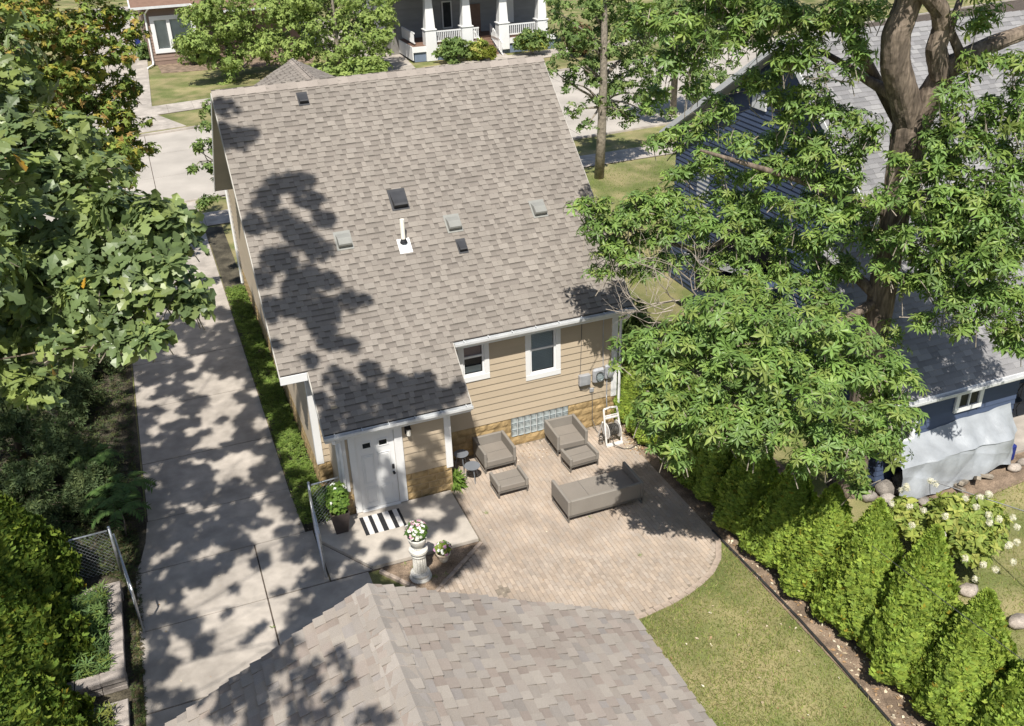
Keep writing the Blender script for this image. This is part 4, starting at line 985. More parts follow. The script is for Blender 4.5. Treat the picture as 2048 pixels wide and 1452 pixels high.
pi(MB().tube(coil,.012,5),'hose_loops','hose')
# doormat
mt_=thing('doormat','black and white striped doormat on the stoop at the white door','doormat',(-.64,-1.9,.085))
edges=[0,.09,.21,.30,.43,.55,.70,.80,.91,.97]; mm=['matblack','matwhite','matblack','matwhite','matblack','matwhite','matblack','matwhite','matblack']
for i in range(9):
    o=MB().bbox(-1.12+edges[i]+.0005,-1.12+edges[i+1]-.0005,-2.23,-1.53,.085,.098,.003).build('stripe',MT[mm[i]],mt_)
# stone pedestal with urn
pd=thing('stone_pedestal','weathered white fluted stone pedestal in the little flower bed','pedestal',(-.35,-4.0,.0))
o=MB().lathe([(0,0),(.235,0),(.245,.03),(.225,.07),(.20,.09),(.215,.12),(.215,.15),(.175,.18),(.16,.20)],(-.35,-4.0,.012),26).build('base',MT['stone'],pd,smooth=False)
b=MB(); nfl=32; V=[]
for z in (.21,.62):
    for k in range(nfl):
        a=2*math.pi*k/nfl; r=(.150 if k%2 else .132)*(1 if z<.5 else .95); V.append((-.35+r*math.cos(a),-4.0+r*math.sin(a),z))
b.add(V,[(k,(k+1)%nfl,nfl+(k+1)%nfl,nfl+k) for k in range(nfl)]); b.build('fluted_shaft',MT['stone'],pd)
MB().lathe([(0,.62),(.145,.62),(.165,.64),(.165,.66),(.15,.68),(.19,.72),(.205,.75),(.205,.80),(.17,.82),(.0,.82)],(-.35,-4.0,0),26).build('capital',MT['stone'],pd)
ur=thing('stone_urn','round weathered stone urn standing on top of the fluted pedestal','urn',(-.35,-4.0,.822))
MB().lathe([(0,.822),(.10,.822),(.10,.85),(.09,.87),(.14,.92),(.185,1.0),(.20,1.08),(.205,1.12),(.185,1.12),(.17,1.06),(0,1.06)],(-.35,-4.0,0),26).build('bowl',MT['stone'],ur,smooth=True)
MB().lathe([(0,1.065),(.168,1.065),(.168,1.085),(0,1.085)],(-.35,-4.0,0),18).build('soil',MT['darksoil'],ur)
pt=thing('clay_pot','small ribbed clay pot on the soil beside the pedestal','pot',(.28,-3.68,.012))
MB().lathe([(0,0),(.085,0),(.10,.03),(.135,.13),(.145,.19),(.165,.20),(.168,.24),(.15,.245),(.135,.2),(0,.2)],(.28,-3.68,.012),22).build('bowl',MT['terra'],pt); MB().lathe([(0,.205),(.13,.205),(.13,.222),(0,.222)],(.28,-3.68,.012),16).build('soil',MT['darksoil'],pt)
tp=thing('tall_planter','tall tapered dark brown square planter beside the chain-link fence','planter',(-1.60,-1.78,.09))
x,y=-1.60,-1.78; V=[]
for r,z in ((.14,.09),(.215,.66),(.20,.66),(.19,.58)): V+=[(x-r,y-r,z),(x+r,y-r,z),(x+r,y+r,z),(x-r,y+r,z)]
MB().add(V,[(0,3,2,1)]+[(k*4+i,k*4+(i+1)%4,k*4+4+(i+1)%4,k*4+4+i) for k in range(3) for i in range(4)]).build('shell',MT['potbrown'],tp); MB().box(x-.185,x+.185,y-.185,y+.185,.54,.59).build('soil',MT['darksoil'],tp)
# raised bed of blocks, left of the drive
def block_bed(name,label,x0,x1,y0,y1,z1,bl=.40,bd=.28,rows=2):
    t=thing(name,label,'raised bed',((x0+x1)/2,(y0+y1)/2,0))
    MB().box(x0+bd*.9,x1-bd*.9,y0+bd*.9,y1-bd*.9,-.1,z1-.06).build('soil',MT['darksoil'],t)
    me={}
    def blk(cx,cy,L,D,z0,z1b,nm):
        key=(round(L,2),round(D,2),round(z1b-z0,2),nm)
        if key not in me: me[key]=MB().bbox(-L/2+.004,L/2-.004,-D/2+.004,D/2-.004,0,z1b-z0-.004,.01).mesh(nm,MT['capblock'])
        o=piece(nm,me[key],t,Matrix.Translation((cx+random.uniform(-.006,.006),cy+random.uniform(-.006,.006),z0)),(random.uniform(.85,1.15),)*3); o.matrix_parent_inverse=Matrix.Translation(-t.location)
    for r in range(rows+1):
        zz0=z1/(rows+1)*r; zz1=z1/(rows+1)*(r+1); nm='cap_block' if r==rows else 'wall_block'; ov=0 if r==rows else .02
        nx=int(round((x1-x0)/bl)); L=(x1-x0)/nx
        for i in range(nx):
            for yy in (y0+bd/2+ov,y1-bd/2-ov): blk(x0+L*(i+.5),yy,L,bd-2*ov,zz0,zz1,nm)
        ny=int(round((y1-y0-2*bd)/bl)); L=(y1-y0-2*bd)/ny
        for i in range(ny):
            for xx in (x1-bd/2-ov,x0+bd/2+ov): blk(xx,y0+bd+L*(i+.5),bd-2*ov,L,zz0,zz1,nm)
    return t
block_bed('raised_bed','concrete block raised bed with weeds between the left arborvitae and the drive',-7.75,-6.40,-4.85,-1.92,.36)
block_bed('raised_bed','second concrete block raised bed at the bottom left edge',-7.75,-6.40,-8.9,-5.25,.20,rows=1)
# boulders
spots=[(10.55,-5.95,.24),(10.85,-5.55,.28),(11.2,-5.75,.25),(11.45,-5.4,.27),(11.0,-6.15,.2),(11.6,-5.85,.2),(10.3,-5.6,.2),(11.85,-5.6,.22),(11.35,-6.25,.15)]
lab=['leftmost large fieldstone in the heap below the tall tree','largest fieldstone at the back of the heap below the tall tree','middle fieldstone of the heap near the tarp','fieldstone at the back right of the heap near the tarp','front fieldstone of the heap behind the arborvitae','small fieldstone on the right of the heap','small fieldstone against the tall tree trunk','rightmost fieldstone touching the tarp corner','smallest front fieldstone of the heap']
for i,(x,y,r) in enumerate(spots):
    o=MB().blob((0,0,0),(r,r*.85,r*.7),20+i,7,10,.12).build('fieldstone',MT['boulder'],smooth=True); o.location=(x,y,r*.45); k=random.uniform(.8,1.4); o.color=(k,k,k,1); tag(o,lab[i],'stone','fieldstone heap')
for i,(x,y,r,l) in enumerate(((14.35,-6.05,.17,'pale flat fieldstone at the right foot of the tarp'),(14.75,-5.95,.15,'pale fieldstone by the lawn edge beside the tarp'),(10.02,-9.0,.2,'pale edging boulder peeking between two arborvitae'),(10.25,-10.1,.22,'long pale edging boulder on the neighbour lawn'),(10.55,-10.6,.2,'pale edging boulder at the right edge behind the hedge'))):
    o=MB().blob((0,0,0),(r*1.2,r*.8,r*.6),60+i,7,10,.12).build('fieldstone',MT['boulder'],smooth=True); o.location=(x,y,r*.3); o.color=(1.25,1.2,1.15,1); tag(o,l,'stone','pale fieldstones')
# overhead cables
def cable(p,q,sag,r,m,label):
    p=np.array(p);q=np.array(q); pts=[p+(q-p)*t-np.array((0,0,sag*4*t*(1-t))) for t in np.linspace(0,1,14)]
    tag(MB().tube(pts,r,5).build('overhead_cable',MT[m]),label,'cable')
P=at(1790,935,y=-4.7); Q=at(2048,1018,d=22.0); dd=(Q-P); cable(P,Q+dd*.6,.05,.012,'cablel','pale overhead cable crossing above the neighbour lawn by the tarp')
P=at(1590,970,x=8.9); Q=at(2048,1312,d=14.5); dd=(Q-P); cable(P,Q+dd*.5,.08,.006,'cable','thin dark overhead cable crossing in front of the arborvitae hedge')
# ------------------------------------------------------------------ foliage tools
def norm(a): return a/np.maximum(np.linalg.norm(a,axis=-1,keepdims=True),1e-9)
def leaf_tpl(outline, fold=.22, droop=.22):
    n=len(outline); V=[];Fq=[]
    for t,w in outline:
        z=-droop*t*t; V+=[(t,0,z),(t,w,z+fold*w),(t,-w,z+fold*w)]
    for i in range(n-1):
        a=3*i; Fq+=[(a,a+3,a+4,a+1),(a,a+2,a+5,a+3)]
    return np.array(V),np.array(Fq)
LF_WHORL=leaf_tpl([(0,.03),(.58,.165),(1,.012)],.28,.30)
LF_KITE=(np.array([(0,0,0),(.55,.20,.02),(1,0,-.12),(.55,-.20,.02)]),np.array([(0,3,2,1)]))
LF_SPRAY=(np.array([(0,0,0),(.6,.105,.0),(1,0,0),(.6,-.105,.0)]),np.array([(0,3,2,1)]))
LF_OAK=leaf_tpl([(0,.03),(.24,.19),(.33,.10),(.50,.29),(.60,.17),(.78,.28),(1,.03)],.18,.20)
LF_SMALL=leaf_tpl([(0,.03),(.45,.30),(1,.02)],.25,.25)
LF_MAPLE=leaf_tpl([(0,.05),(.3,.38),(.52,.18),(1,.02)],.15,.25)
LF_NEEDLE=leaf_tpl([(0,.05),(.5,.085),(1,.01)],.1,.1)
LF_BROAD=leaf_tpl([(0,.03),(.35,.28),(.7,.22),(1,.01)],.3,.35)
def leaf_mesh(name, tpl, pos, X, Z, size, tint, m, width=None):
    """pos (n,3); X leaf direction; Z approx leaf normal"""
    TV,TF=tpl; X=norm(X); Z=norm(Z-X*np.sum(X*Z,1,keepdims=True)); Y=np.cross(Z,X)
    n=len(pos); k=len(TV); wv=np.ones(n) if width is None else width
    V=pos[:,None,:]+size[:,None,None]*(X[:,None,:]*TV[None,:,0,None]+Y[:,None,:]*(TV[None,:,1,None]*wv[:,None,None])+Z[:,None,:]*TV[None,:,2,None])
    Fq=(TF[None]+(np.arange(n)*k)[:,None,None]).reshape(-1,4)
    return np_mesh(name,V.reshape(-1,3),Fq,m,tint=np.repeat(tint,len(TF),0))
def scatter(rg, clumps, per, shell=.5, upbias=.25):
    """points and outward normals in ellipsoid clumps (c(3), r(3), weight)"""
    P=[];Nn=[]
    for c,r,n in clumps:
        n=max(3,int(n*per)); d=norm(rg.normal(size=(n,3))+np.array([0,0,upbias])); rad=shell+(1-shell)*rg.rand(n)**.6
        P.append(np.array(c)+d*rad[:,None]*np.array(r)); Nn.append(norm(d/np.array(r)))
    return np.concatenate(P),np.concatenate(Nn)
def sub_clumps(rg, clumps, m=6, k=.46):
    out=[]
    for c,r,w in clumps:
        r=np.array(r,float); c=np.array(c,float); out.append((c,r*.55,w*.18))
        for i in range(m):
            d=norm(rg.normal(size=3)+np.array((0,0,.25))); s=rg.uniform(.7,1.25)
            out.append((c+d*r*rg.uniform(.5,.95),r*k*s*np.array((1,1,.8)),w*.82/m*s*s))
    return out
def rosettes(rg, P, Nn, k, size, elev=(.1,.7), up=.6):
    """k leaves round each point"""
    ax=norm(Nn+np.array([0,0,up])+rg.normal(size=P.shape)*.18); n=len(P)
    a=norm(np.cross(ax,rg.normal(size=P.shape))); b=np.cross(ax,a)
    ph=(np.arange(k)[None]*2*math.pi/k+rg.uniform(0,6.28,(n,1))+rg.normal(size=(n,k))*.18); el=rg.uniform(*elev,size=(n,k))
    d=np.cos(el)[...,None]*(np.cos(ph)[...,None]*a[:,None]+np.sin(ph)[...,None]*b[:,None])+np.sin(el)[...,None]*ax[:,None]
    Z=np.repeat(ax[:,None],k,1)+rg.normal(size=(n,k,3))*.15
    pos=np.repeat(P[:,None],k,1)+d*size*.06
    sz=size*rg.uniform(.7,1.15,(n,k))
    return pos.reshape(-1,3),d.reshape(-1,3),Z.reshape(-1,3),sz.reshape(-1)
def greens(rg,n,cols,var=.18,grp=1):
    cols=np.array(cols); m=(n+grp-1)//grp
    c=cols[rg.randint(len(cols),size=m)]*rg.uniform(1-var,1+var,(m,1)); c=np.repeat(c,grp,0)[:n]
    return c*rg.uniform(.92,1.08,(n,1))
def curve(p,q,rg,k=6,sag=.12,wob=.06):
    p=np.array(p,float);q=np.array(q,float); L=np.linalg.norm(q-p); pts=[]
    off=rg.normal(size=3)*wob*L
    for t in np.linspace(0,1,k):
        s=4*t*(1-t); pts.append(p+(q-p)*t+off*s+np.array((0,0,sag*L*s)))
    return pts
def branch(name,parent,pts,r0,r1,m,n=6):
    return MB().tube(pts,list(np.linspace(r0,r1,len(pts))),n).build(name,MT[m],parent,smooth=True)
def leaf_obj(name,me,parent):
    o=bpy.data.objects.new(name,me); COL.objects.link(o); put(o,parent); return o
def bare_branch(parent,p,d,L,r,rg,depth=3,mname='twig',name='bare_branch'):
    b=MB()
    def rec(p,d,L,r,dep):
        pts=[p]; dd=d.copy()
        for i in range(4):
            dd=norm(dd+rg.normal(size=3)*.22+np.array((0,0,.05))); pts.append(pts[-1]+dd*L/4)
        b.tube(pts,list(np.linspace(r,r*.45,5)),4,False)
        if dep>0:
            for i in range(rg.randint(3,6)):
                k=rg.randint(1,5); rec(pts[k],norm(dd+rg.normal(size=3)*.75),L*rg.uniform(.4,.65),r*.5,dep-1)
    rec(np.array(p,float),norm(np.array(d,float)),L,r,depth); return b.build(name,MT[mname],parent)

# ------------------------------------------------------------------ tall whorled-leaf tree on the right
rg=np.random.RandomState(101)
TX,TY=10.2,-5.0
tree=thing('tall_tree','tall thick-trunked tree with leaves in whorls standing between hedge and blue house','tree',(TX,TY,0))
def rough_tube(pts,rad,n=36,rings=70,amp=.05,seed=1):
    rr=np.random.RandomState(seed); pts=np.array(pts,float); s=np.linspace(0,len(pts)-1,rings); P=np.stack([np.interp(s,range(len(pts)),pts[:,i]) for i in range(3)],1); rad=np.interp(s,range(len(rad)),rad)
    ph=rr.uniform(0,6.28,8); fr=rr.randint(5,13,8); V=[]
    for i in range(rings):
        t=P[min(i+1,rings-1)]-P[max(i-1,0)]; t/=np.linalg.norm(t); a=np.cross(t,(0.,1.,0.)); a/=np.linalg.norm(a); b=np.cross(t,a)
        for k in range(n):
            A=2*math.pi*k/n; f=sum(math.sin(fr[j]*A+ph[j]+1.1*math.sin(s[i]*(2+j)+ph[j])) for j in range(8))/8; r=rad[i]*(1+amp*2.2*f+rr.uniform(-.02,.02)); V.append(P[i]+r*(a*math.cos(A)+b*math.sin(A)))
    Fq=np.array([(i*n+k,i*n+(k+1)%n,(i+1)*n+(k+1)%n,(i+1)*n+k) for i in range(rings-1) for k in range(n)])
    return np_mesh('trunk',np.array(V),Fq,MT['bark'],smooth=False)
leaf_obj('trunk',rough_tube([(TX-.05,TY,-.1),(TX,TY,.5),(TX,TY,2),(TX+.02,TY,4.5),(TX,TY,7.2),(TX+.02,TY,8.4),(TX+.05,TY,9.1)],[.46,.36,.30,.28,.29,.34,.36]),tree)
def lim(pxs,Y,r0,r1,n=10,name='limb'):
    pts=[at(x,y,y=yy) for (x,y),yy in zip(pxs,np.linspace(Y[0],Y[1],len(pxs)))]
    if r0>.18: return leaf_obj(name,rough_tube(pts,list(np.linspace(r0,r1,len(pts))),26,50,.05,int(r0*100)),tree)
    return branch(name,tree,pts,r0,r1,'bark',n)
lim([(1822,250),(1808,195),(1790,130),(1792,70),(1815,10),(1830,-60),(1850,-160)],(-5,-5.2),.30,.22)
lim([(1830,250),(1858,195),(1892,140),(1925,118),(1985,88),(2060,60),(2150,40),(2260,0)],(-5,-6.4),.28,.07)
lim([(1880,150),(1872,95),(1885,55),(1880,20),(1855,-10),(1850,-60)],(-5.4,-5.6),.20,.14)
lim([(1800,200),(1770,180),(1735,160),(1690,130),(1640,100)],(-5,-3.5),.14,.05)
lim([(1925,118),(1900,60),(1920,0)],(-5.7,-5.5),.10,.06)
lim([(1752,590),(1715,555),(1670,545),(1620,500),(1560,480),(1480,470),(1400,500),(1310,480),(1230,450)],(-5,-1.8),.13,.03)
lim([(1757,600),(1690,640),(1600,680),(1500,690),(1400,700)],(-5,-5.3),.12,.04)
lim([(1740,700),(1700,760),(1640,800),(1560,830)],(-5,-6.3),.10,.03)
lim([(1790,430),(1700,400),(1600,360),(1500,330),(1400,300)],(-5,-3),.12,.03)
lim([(1795,400),(1880,380),(1960,400),(2060,380)],(-5,-6),.11,.04)
lim([(1815,280),(1700,60),(1560,40),(1440,20),(1330,30)],(-4.6,-2),.13,.03)
# (pixel x, pixel y, depth plane y, radius px, flattening, weight)
cl=[]
def C(px,py,Y,rp,flat=.7,w=1.):
    p=at(px,py,y=Y); s=rp*np.linalg.norm(p-CAM)/F_PX; cl.append((p,(s,s*.9,s*flat),w*(s/.9)**2))
for a in [(a_[0],a_[1],a_[2]-1.45,a_[3]) for a_ in [(1290,735,-4.6,80),(1370,690,-5,95),(1460,650,-5.2,95),(1560,650,-5.6,100),(1650,690,-5.9,95),(1720,740,-6.1,85),(1770,800,-6.2,75),
          (1345,800,-5,85),(1440,770,-5.6,100),(1540,760,-6.2,105),(1640,790,-6.5,95),(1720,850,-6.6,80),(1770,890,-6.5,55),(1400,860,-5.4,70),(1480,850,-6.1,80),(1570,860,-6.6,80),(1660,880,-6.7,75),
          (1300,810,-4.8,55),(1620,930,-6.8,45),(1700,930,-6.7,45),(1260,705,-4.4,45),(1720,975,-6.7,26),(1330,870,-5.0,45),(1510,905,-6.3,50),(1780,745,-6.2,50),(1290,850,-4.6,30),(1360,920,-5.2,30)]]: C(*a)
# branch reaching left over the tan roof
for a in [(1155,412,-1.9,28),(1180,455,-1.9,34),(1215,490,-1.9,40),(1255,505,-2,42),(1215,545,-1.8,34),(1295,480,-2.2,40),(1325,520,-2.3,36),(1295,400,-2.2,38),(1345,430,-2.4,40),(1250,420,-2,40),(1300,545,-2.1,28),(1190,420,-2.0,38),(1235,455,-2.0,50),(1290,430,-2.2,45),(1230,510,-1.9,42),(1270,545,-2.0,32),(1330,460,-2.4,45),(1400,470,-2.7,52),(1460,450,-3,55),(1440,520,-2.8,40),(1520,480,-3.2,55),(1380,520,-2.4,35),(1560,540,-3.5,50)]: C(*a,.6)
# middle band
for a in [(1330,285,-1.8,42),(1385,270,-2.2,42),(1430,330,-2.6,48),(1370,350,-2.2,40),(1480,290,-3.2,40),(1510,360,-3.2,52),(1590,330,-3.8,58),(1640,290,-4,58),(1660,370,-4.2,58),(1580,410,-3.8,60),(1500,415,-3.1,48),(1640,440,-4.4,62),(1690,470,-4.8,50),(1590,250,-3.8,45),(1720,430,-5,45),(1640,220,-4.1,45)]: C(*a,.65)
for a in [(1620,120,-4.2,58),(1560,40,-3.6,65),(1480,60,-3,62),(1410,30,-2.6,60),(1330,40,-2.2,60),(1400,110,-2.4,48),(1330,120,-2,48),(1270,40,-1.6,50),(1700,60,-4.6,55),(1660,20,-4.4,55),(1560,110,-3.4,40),(1300,190,-1.6,38),(1450,0,-3,50),(1700,130,-4.8,45),(1740,20,-5,45),(1400,180,-2.2,35)]: C(*a,.65)
# right of the trunk
for a in [(1890,330,-6.2,65),(1960,290,-6.6,60),(2020,330,-6.8,60),(1930,400,-6.6,72),(2010,420,-7,70),(1850,430,-6,50),(1850,500,-6.2,55),(1920,510,-6.6,65),(2000,520,-7,75),(1960,590,-7,62),(2030,600,-7.2,65),(1930,650,-7,40),(1860,575,-6.2,45),(2000,660,-7.3,45),(1810,570,-6,32),(1900,230,-6,45),(1960,120,-6.2,35),(2030,190,-6.8,35),(1880,270,-5.8,40),(1840,640,-6.2,26)]: C(*a,.65)
for a in [(1960,30,-6,40),(1650,-60,-4.5,75),(1450,-70,-3,80),(2000,-60,-6.5,70),(1800,-90,-5.5,80),(1250,-40,-1.5,60),(2110,300,-7.3,60),(2110,520,-7.5,70),(2200,30,-6.4,80),(2270,-20,-6.5,80),(2150,-60,-6.4,70),(2180,140,-6.8,60)]: C(*a,.7)
for a in [(1560,200,-3.4,45),(1500,170,-3,40),(1450,220,-2.6,40),(1540,290,-3.2,45),(1450,390,-2.6,45),(1560,350,-3.6,50),(1700,330,-4.6,45),(1690,240,-4.5,45),(1720,300,-4.8,35),(1620,490,-4.2,50),(1680,540,-4.6,45),(1560,470,-3.5,50),(1490,470,-3,45),(1500,540,-3.2,42),(1400,430,-2.5,40),(1350,400,-2.2,35),(1410,250,-2.3,30),(1560,150,-3.3,40),(1620,180,-4,42),(1740,260,-5,30),(1600,60,-3.8,55),(1510,20,-3.2,55),(1640,550,-4.3,40),(1520,600,-4,40),(1440,560,-3,38),(1740,480,-5.2,34)]: C(*a,.65)
for a in [(1860,360,-6,50),(1900,450,-6.5,60),(1980,370,-6.8,60),(1970,470,-7,60),(2040,480,-7.1,60),(1890,560,-6.5,50),(2040,260,-6.9,50),(1990,220,-6.6,45),(1920,180,-6.2,40),(1870,300,-6,42),(2030,130,-6.8,40),(1830,520,-6,38),(1780,540,-5.8,35),(1920,600,-6.8,45),(2040,680,-7.4,40),(1830,370,-5.9,34)]: C(*a,.65)
for a in [(1790,330,-6.2,38),(1830,420,-6.2,36),(1775,400,-6.1,34),(1800,470,-6.1,30)]: C(*a,.65)
# soft shaded leaves behind the lower dome
for a in [(1590,585,-4.6,45),(1650,600,-4.8,45),(1790,680,-5.6,36),(1480,590,-4,45),(1800,860,-6.2,35)]: C(*a,.8,.8)
P,Nn=scatter(rg,sub_clumps(rg,cl,7,.52),205,.45,.35)
pos,X,Z,S=rosettes(rg,P,Nn,7,.168,(-.3,.4),.7)
S=S*np.repeat(rg.uniform(.7,1.25,len(P)),7)
c=greens(rg,len(pos),[(.165,.27,.062),(.185,.285,.066),(.145,.24,.06),(.21,.30,.07),(.17,.265,.08),(.22,.28,.07)],.24,7)
me=leaf_mesh('crown',LF_WHORL,pos,X,Z,S,c,MT['leaf'])
leaf_obj('crown',me,tree)
mb=MB()
for p_,nn_ in zip(P[::6],Nn[::6]):                     # twigs carrying the whorls
    q=p_-nn_*.45-np.array((0,0,.12)); mb.tube([q,p_],[.012,.006],3,False)
leaf_obj('twigs',mb.mesh('twigs',MT['barkl']),tree)['kind']='stuff'
for (a,b_),Y,L in (((1330,590),(1225,650),-3.6),((1340,600),(1290,560),-3.4),((1350,590),(1270,700),-3.8),((1345,590),(1330,540),-3.5)) and [(((1345,620),(1240,640)),-3.6,1.5),(((1350,600),(1290,560)),-3.5,1.2),(((1345,640),(1235,665)),-3.8,1.3),(((1340,560),(1300,520)),-3.3,1.1),(((1350,600),(1260,600)),-3.6,1.4),(((1350,610),(1250,690)),-3.9,1.3),(((1360,600),(1300,640)),-3.5,1.3),(((1380,560),(1330,510)),-3.2,1.2),(((1420,540),(1360,500)),-3.0,1.2),(((1400,600),(1340,560)),-3.4,1.2),(((1520,235),(1440,180)),-2.6,1.1),(((1480,240),(1440,250)),-2.4,.9),(((1445,400),(1420,350)),-2.6,1.0),(((1420,860),(1385,870)),-5.6,.8),(((1700,165),(1650,140)),-4.6,.9)]:
    p=at(*a,y=Y); q=at(*b_,y=Y); bare_branch(tree,p,q-p,L,.015,rg,2)

# ------------------------------------------------------------------ oak on the left, its high crown shades drive and roof
rg=np.random.RandomState(202)
oak=thing('oak_tree','oak with lobed glossy leaves hanging in from the left edge','tree',(-13.5,-11,0))
OT=np.array((-13.5,-11.0,0))
branch('trunk',oak,[OT+(0,0,-.1),OT+(.1,0,3),OT+(.0,.1,7),OT+(.2,0,11),OT+(.6,.2,15),OT+(1.0,.3,19)],.55,.18,'bark',12)
ocl=[]
def OC(px,py,d,rp,w=1.,flat=.8):
    p=at(px,py,d=d); s=rp*d/F_PX; ocl.append((p,(s,s,s*flat),w*(s/.4)**2))
for a in [(60,300,11.5,85),(20,200,12,70),(110,350,11,80),(180,370,10.5,60),(60,420,10.5,95),(150,450,10,90),(240,440,9.5,70),(310,430,9.3,45),(360,440,9.2,30),(90,530,10,90),(190,540,9.5,85),(280,520,9.3,70),(340,580,9,55),(385,605,8.9,28),(250,620,9,55),(120,620,9.6,75),(30,600,10,80),(270,690,8.9,32),(300,680,8.8,26),(40,700,10,60),(60,780,9.8,40),(230,670,9,35),(350,470,9.2,40),(20,90,12.5,60),(15,480,10.5,70),(150,300,11,60),(200,470,9.8,70),(130,560,9.6,75),(60,640,9.8,70),(180,610,9.3,60),(110,700,9.4,50),(30,760,9.8,50),(250,560,9.2,60),(320,520,9.1,50),(20,300,11.5,70)]: OC(*a)
for a in [(0,330,9,60),(-60,500,9.5,120),(-80,250,11,120),(-90,700,9.5,90)]: OC(*a)
vis_n=len(ocl)
# upper crown: clumps above the frame, laid out along the sun rays through the shade seen on drive, roof and garage
def roof_pt(px,py):
    v=ray(px,py); n=np.array((0,-SL,1.)); p0=np.array((0,RY0,RZ0)); return CAM+v*(((p0-CAM)@n)/(v@n))
def gar_pt(px,py):
    v=ray(px,py); n=np.array((-GP,0,1.)); return CAM+v*(((GR-CAM)@n)/(v@n))
def ground_pt(px,py): return at(px,py,z=0)
def shade(fn,px,py,rp,w=1.,t0=6.5):
    b0=fn(px,py); t=t0+rg.uniform(0,1.6)
    for _ in range(14):
        p=b0-LDIR*t; x,y,wd=px_of(p)
        if wd<.5 or y<-160 or x<-160 or y>1600: break
        t+=.7
    s=rp*np.linalg.norm(b0-CAM)/F_PX; ocl.append((p,(s,s,s*.55),w*(s/.4)**2))
for a in [(450,215,22),(470,280,30),(440,260,22),(500,265,18),(560,370,26),(600,365,26),(530,400,26),(620,400,28),(560,440,28),(510,450,24),(600,470,34),(640,500,30),(560,520,34),(520,560,24),(620,560,34),(660,560,24),(590,610,36),(540,620,26),(650,620,34),(700,600,26),(730,600,16),(660,680,28),(640,650,26),(700,690,18),(620,720,16),(590,560,26),(650,440,22),(545,690,12)]: shade(roof_pt,a[0],a[1],a[2]*1.08,1.7)
for a in [(680,760,30),(740,740,22),(740,790,32),(800,770,30),(850,760,26),(860,800,28),(790,820,26),(700,820,28),(660,840,22),(900,790,22),(920,770,16),(730,850,20),(640,800,18),(690,790,20),(830,800,22),(760,830,22)]: shade(roof_pt,a[0],a[1],a[2]*1.08,1.7)
LIT=[(406,552,16),(427,576,16),(413,638,18),(440,600,14),(358,700,16),(389,721,14),(406,755,16),(379,780,14),(341,810,26),(444,800,30),(423,780,18),(286,807,14),(413,845,18),(454,869,18),(516,841,16),(310,859,14),(458,931,26),(434,969,16),(427,890,14),(475,766,14),(289,776,14),(430,990,14),(403,1000,12),(544,1024,28),(523,1069,22),(417,1024,10),(413,1100,14),(386,1190,26),(375,1172,18),(482,1124,16),(482,1186,52),(430,1234,36),(551,1131,20),(551,1210,80),(620,1176,34),(475,1262,22),(444,1286,16),(348,1276,20),(296,1279,14),(393,1348,28),(496,1317,32),(348,1382,16),(303,1379,14),(458,1341,20),(585,1227,60),(620,1230,50),(520,1260,30),(505,600,18),(460,520,16),(440,490,14),(300,1440,14),(350,1330,14),(420,1400,16),
     (700,1060,40),(740,1100,26),(640,1130,14),(870,1030,20),(935,1010,14),(930,1060,26),(780,1050,26),(860,1090,26),(800,1120,26),(720,1020,20),(700,1160,14)]
def grid_shade(fn,x0,x1,y0,y1,inside_fn,t0=6.5,step=.36,keep=.92):
    a=fn(x0,y1); 
    P=[]
    for gx in np.arange(-6.4,1.4,step):
        for gy in np.arange(-8.,12.5,step):
            p=np.array((gx+rg.uniform(-.16,.16),gy+rg.uniform(-.16,.16),0.)); x,y,w=px_of(p)
            if not (x0<x<x1 and y0<y<y1) or not inside_fn(p): continue
            if any((x-l[0])**2+((y-l[1])*1.25)**2<(l[2]*1.3)**2 for l in LIT): continue
            if rg.rand()>keep: continue
            shade(lambda *_:p,0,0,rg.uniform(16,28)/max(np.linalg.norm(p-CAM)/24.,.3),1.3,t0)
grid_shade(ground_pt,250,690,420,1470,lambda p:-6.2<p[0]<-2.2)
grid_shade(ground_pt,400,640,430,860,lambda p:-2.45<p[0]<-1.5 and p[1]>1.2,keep=.85)
grid_shade(ground_pt,640,960,960,1180,lambda p:-2.2<=p[0]<1.2 and p[1]>-4.2,keep=.75)
for px,py,r in [(735,960,16),(770,930,14),(745,900,12),(790,960,10),(690,940,14),(700,1000,10),(845,880,16),(870,900,18),(850,930,14),(880,950,16),(840,970,16),(890,860,12),(870,980,14),(830,850,14)]:
    shade(lambda a,b:at(a,b,y=-1.3),px,py,r,1.2,5.5)
for px,py,r in [(575,1230,11),(603,1240,12),(622,1205,10),(520,1255,13),(500,1275,14),(545,1290,12),(560,1180,12),(470,1180,12),(455,1225,12),(640,1180,10)]: shade(ground_pt,px,py,r,1.2)
for px,py,r in [(480,560,22),(500,640,20),(520,720,18),(540,790,16),(560,850,12),(610,960,10)]: shade(ground_pt,px,py,r)
for a in [(120,900,90),(200,950,60),(60,800,80),(180,820,60),(240,900,50),(120,1000,60),(200,1050,50),(60,1100,70),(120,1200,60),(60,1300,70),(180,1250,40),(100,1400,60)]: shade(ground_pt,*a,.5)
for a in [(560,1330,30),(620,1350,36),(690,1330,16),(530,1400,36),(600,1410,36),(670,1400,26),(640,1440,30),(740,1440,26),(500,1440,30),(450,1420,26),(700,1370,14),(590,1290,14),(670,1310,18),(780,1445,20)]: shade(gar_pt,*a,1.,5.2)
P,Nn=scatter(rg,sub_clumps(rg,ocl[:vis_n],6,.55),46,.25,.2); P2,N2=scatter(rg,ocl[vis_n:],31,.2,.2)
vc=np.array([k[0] for k in ocl[:vis_n]]); vr=np.array([k[1][0] for k in ocl[:vis_n]]); ld=LDIR/np.linalg.norm(LDIR)
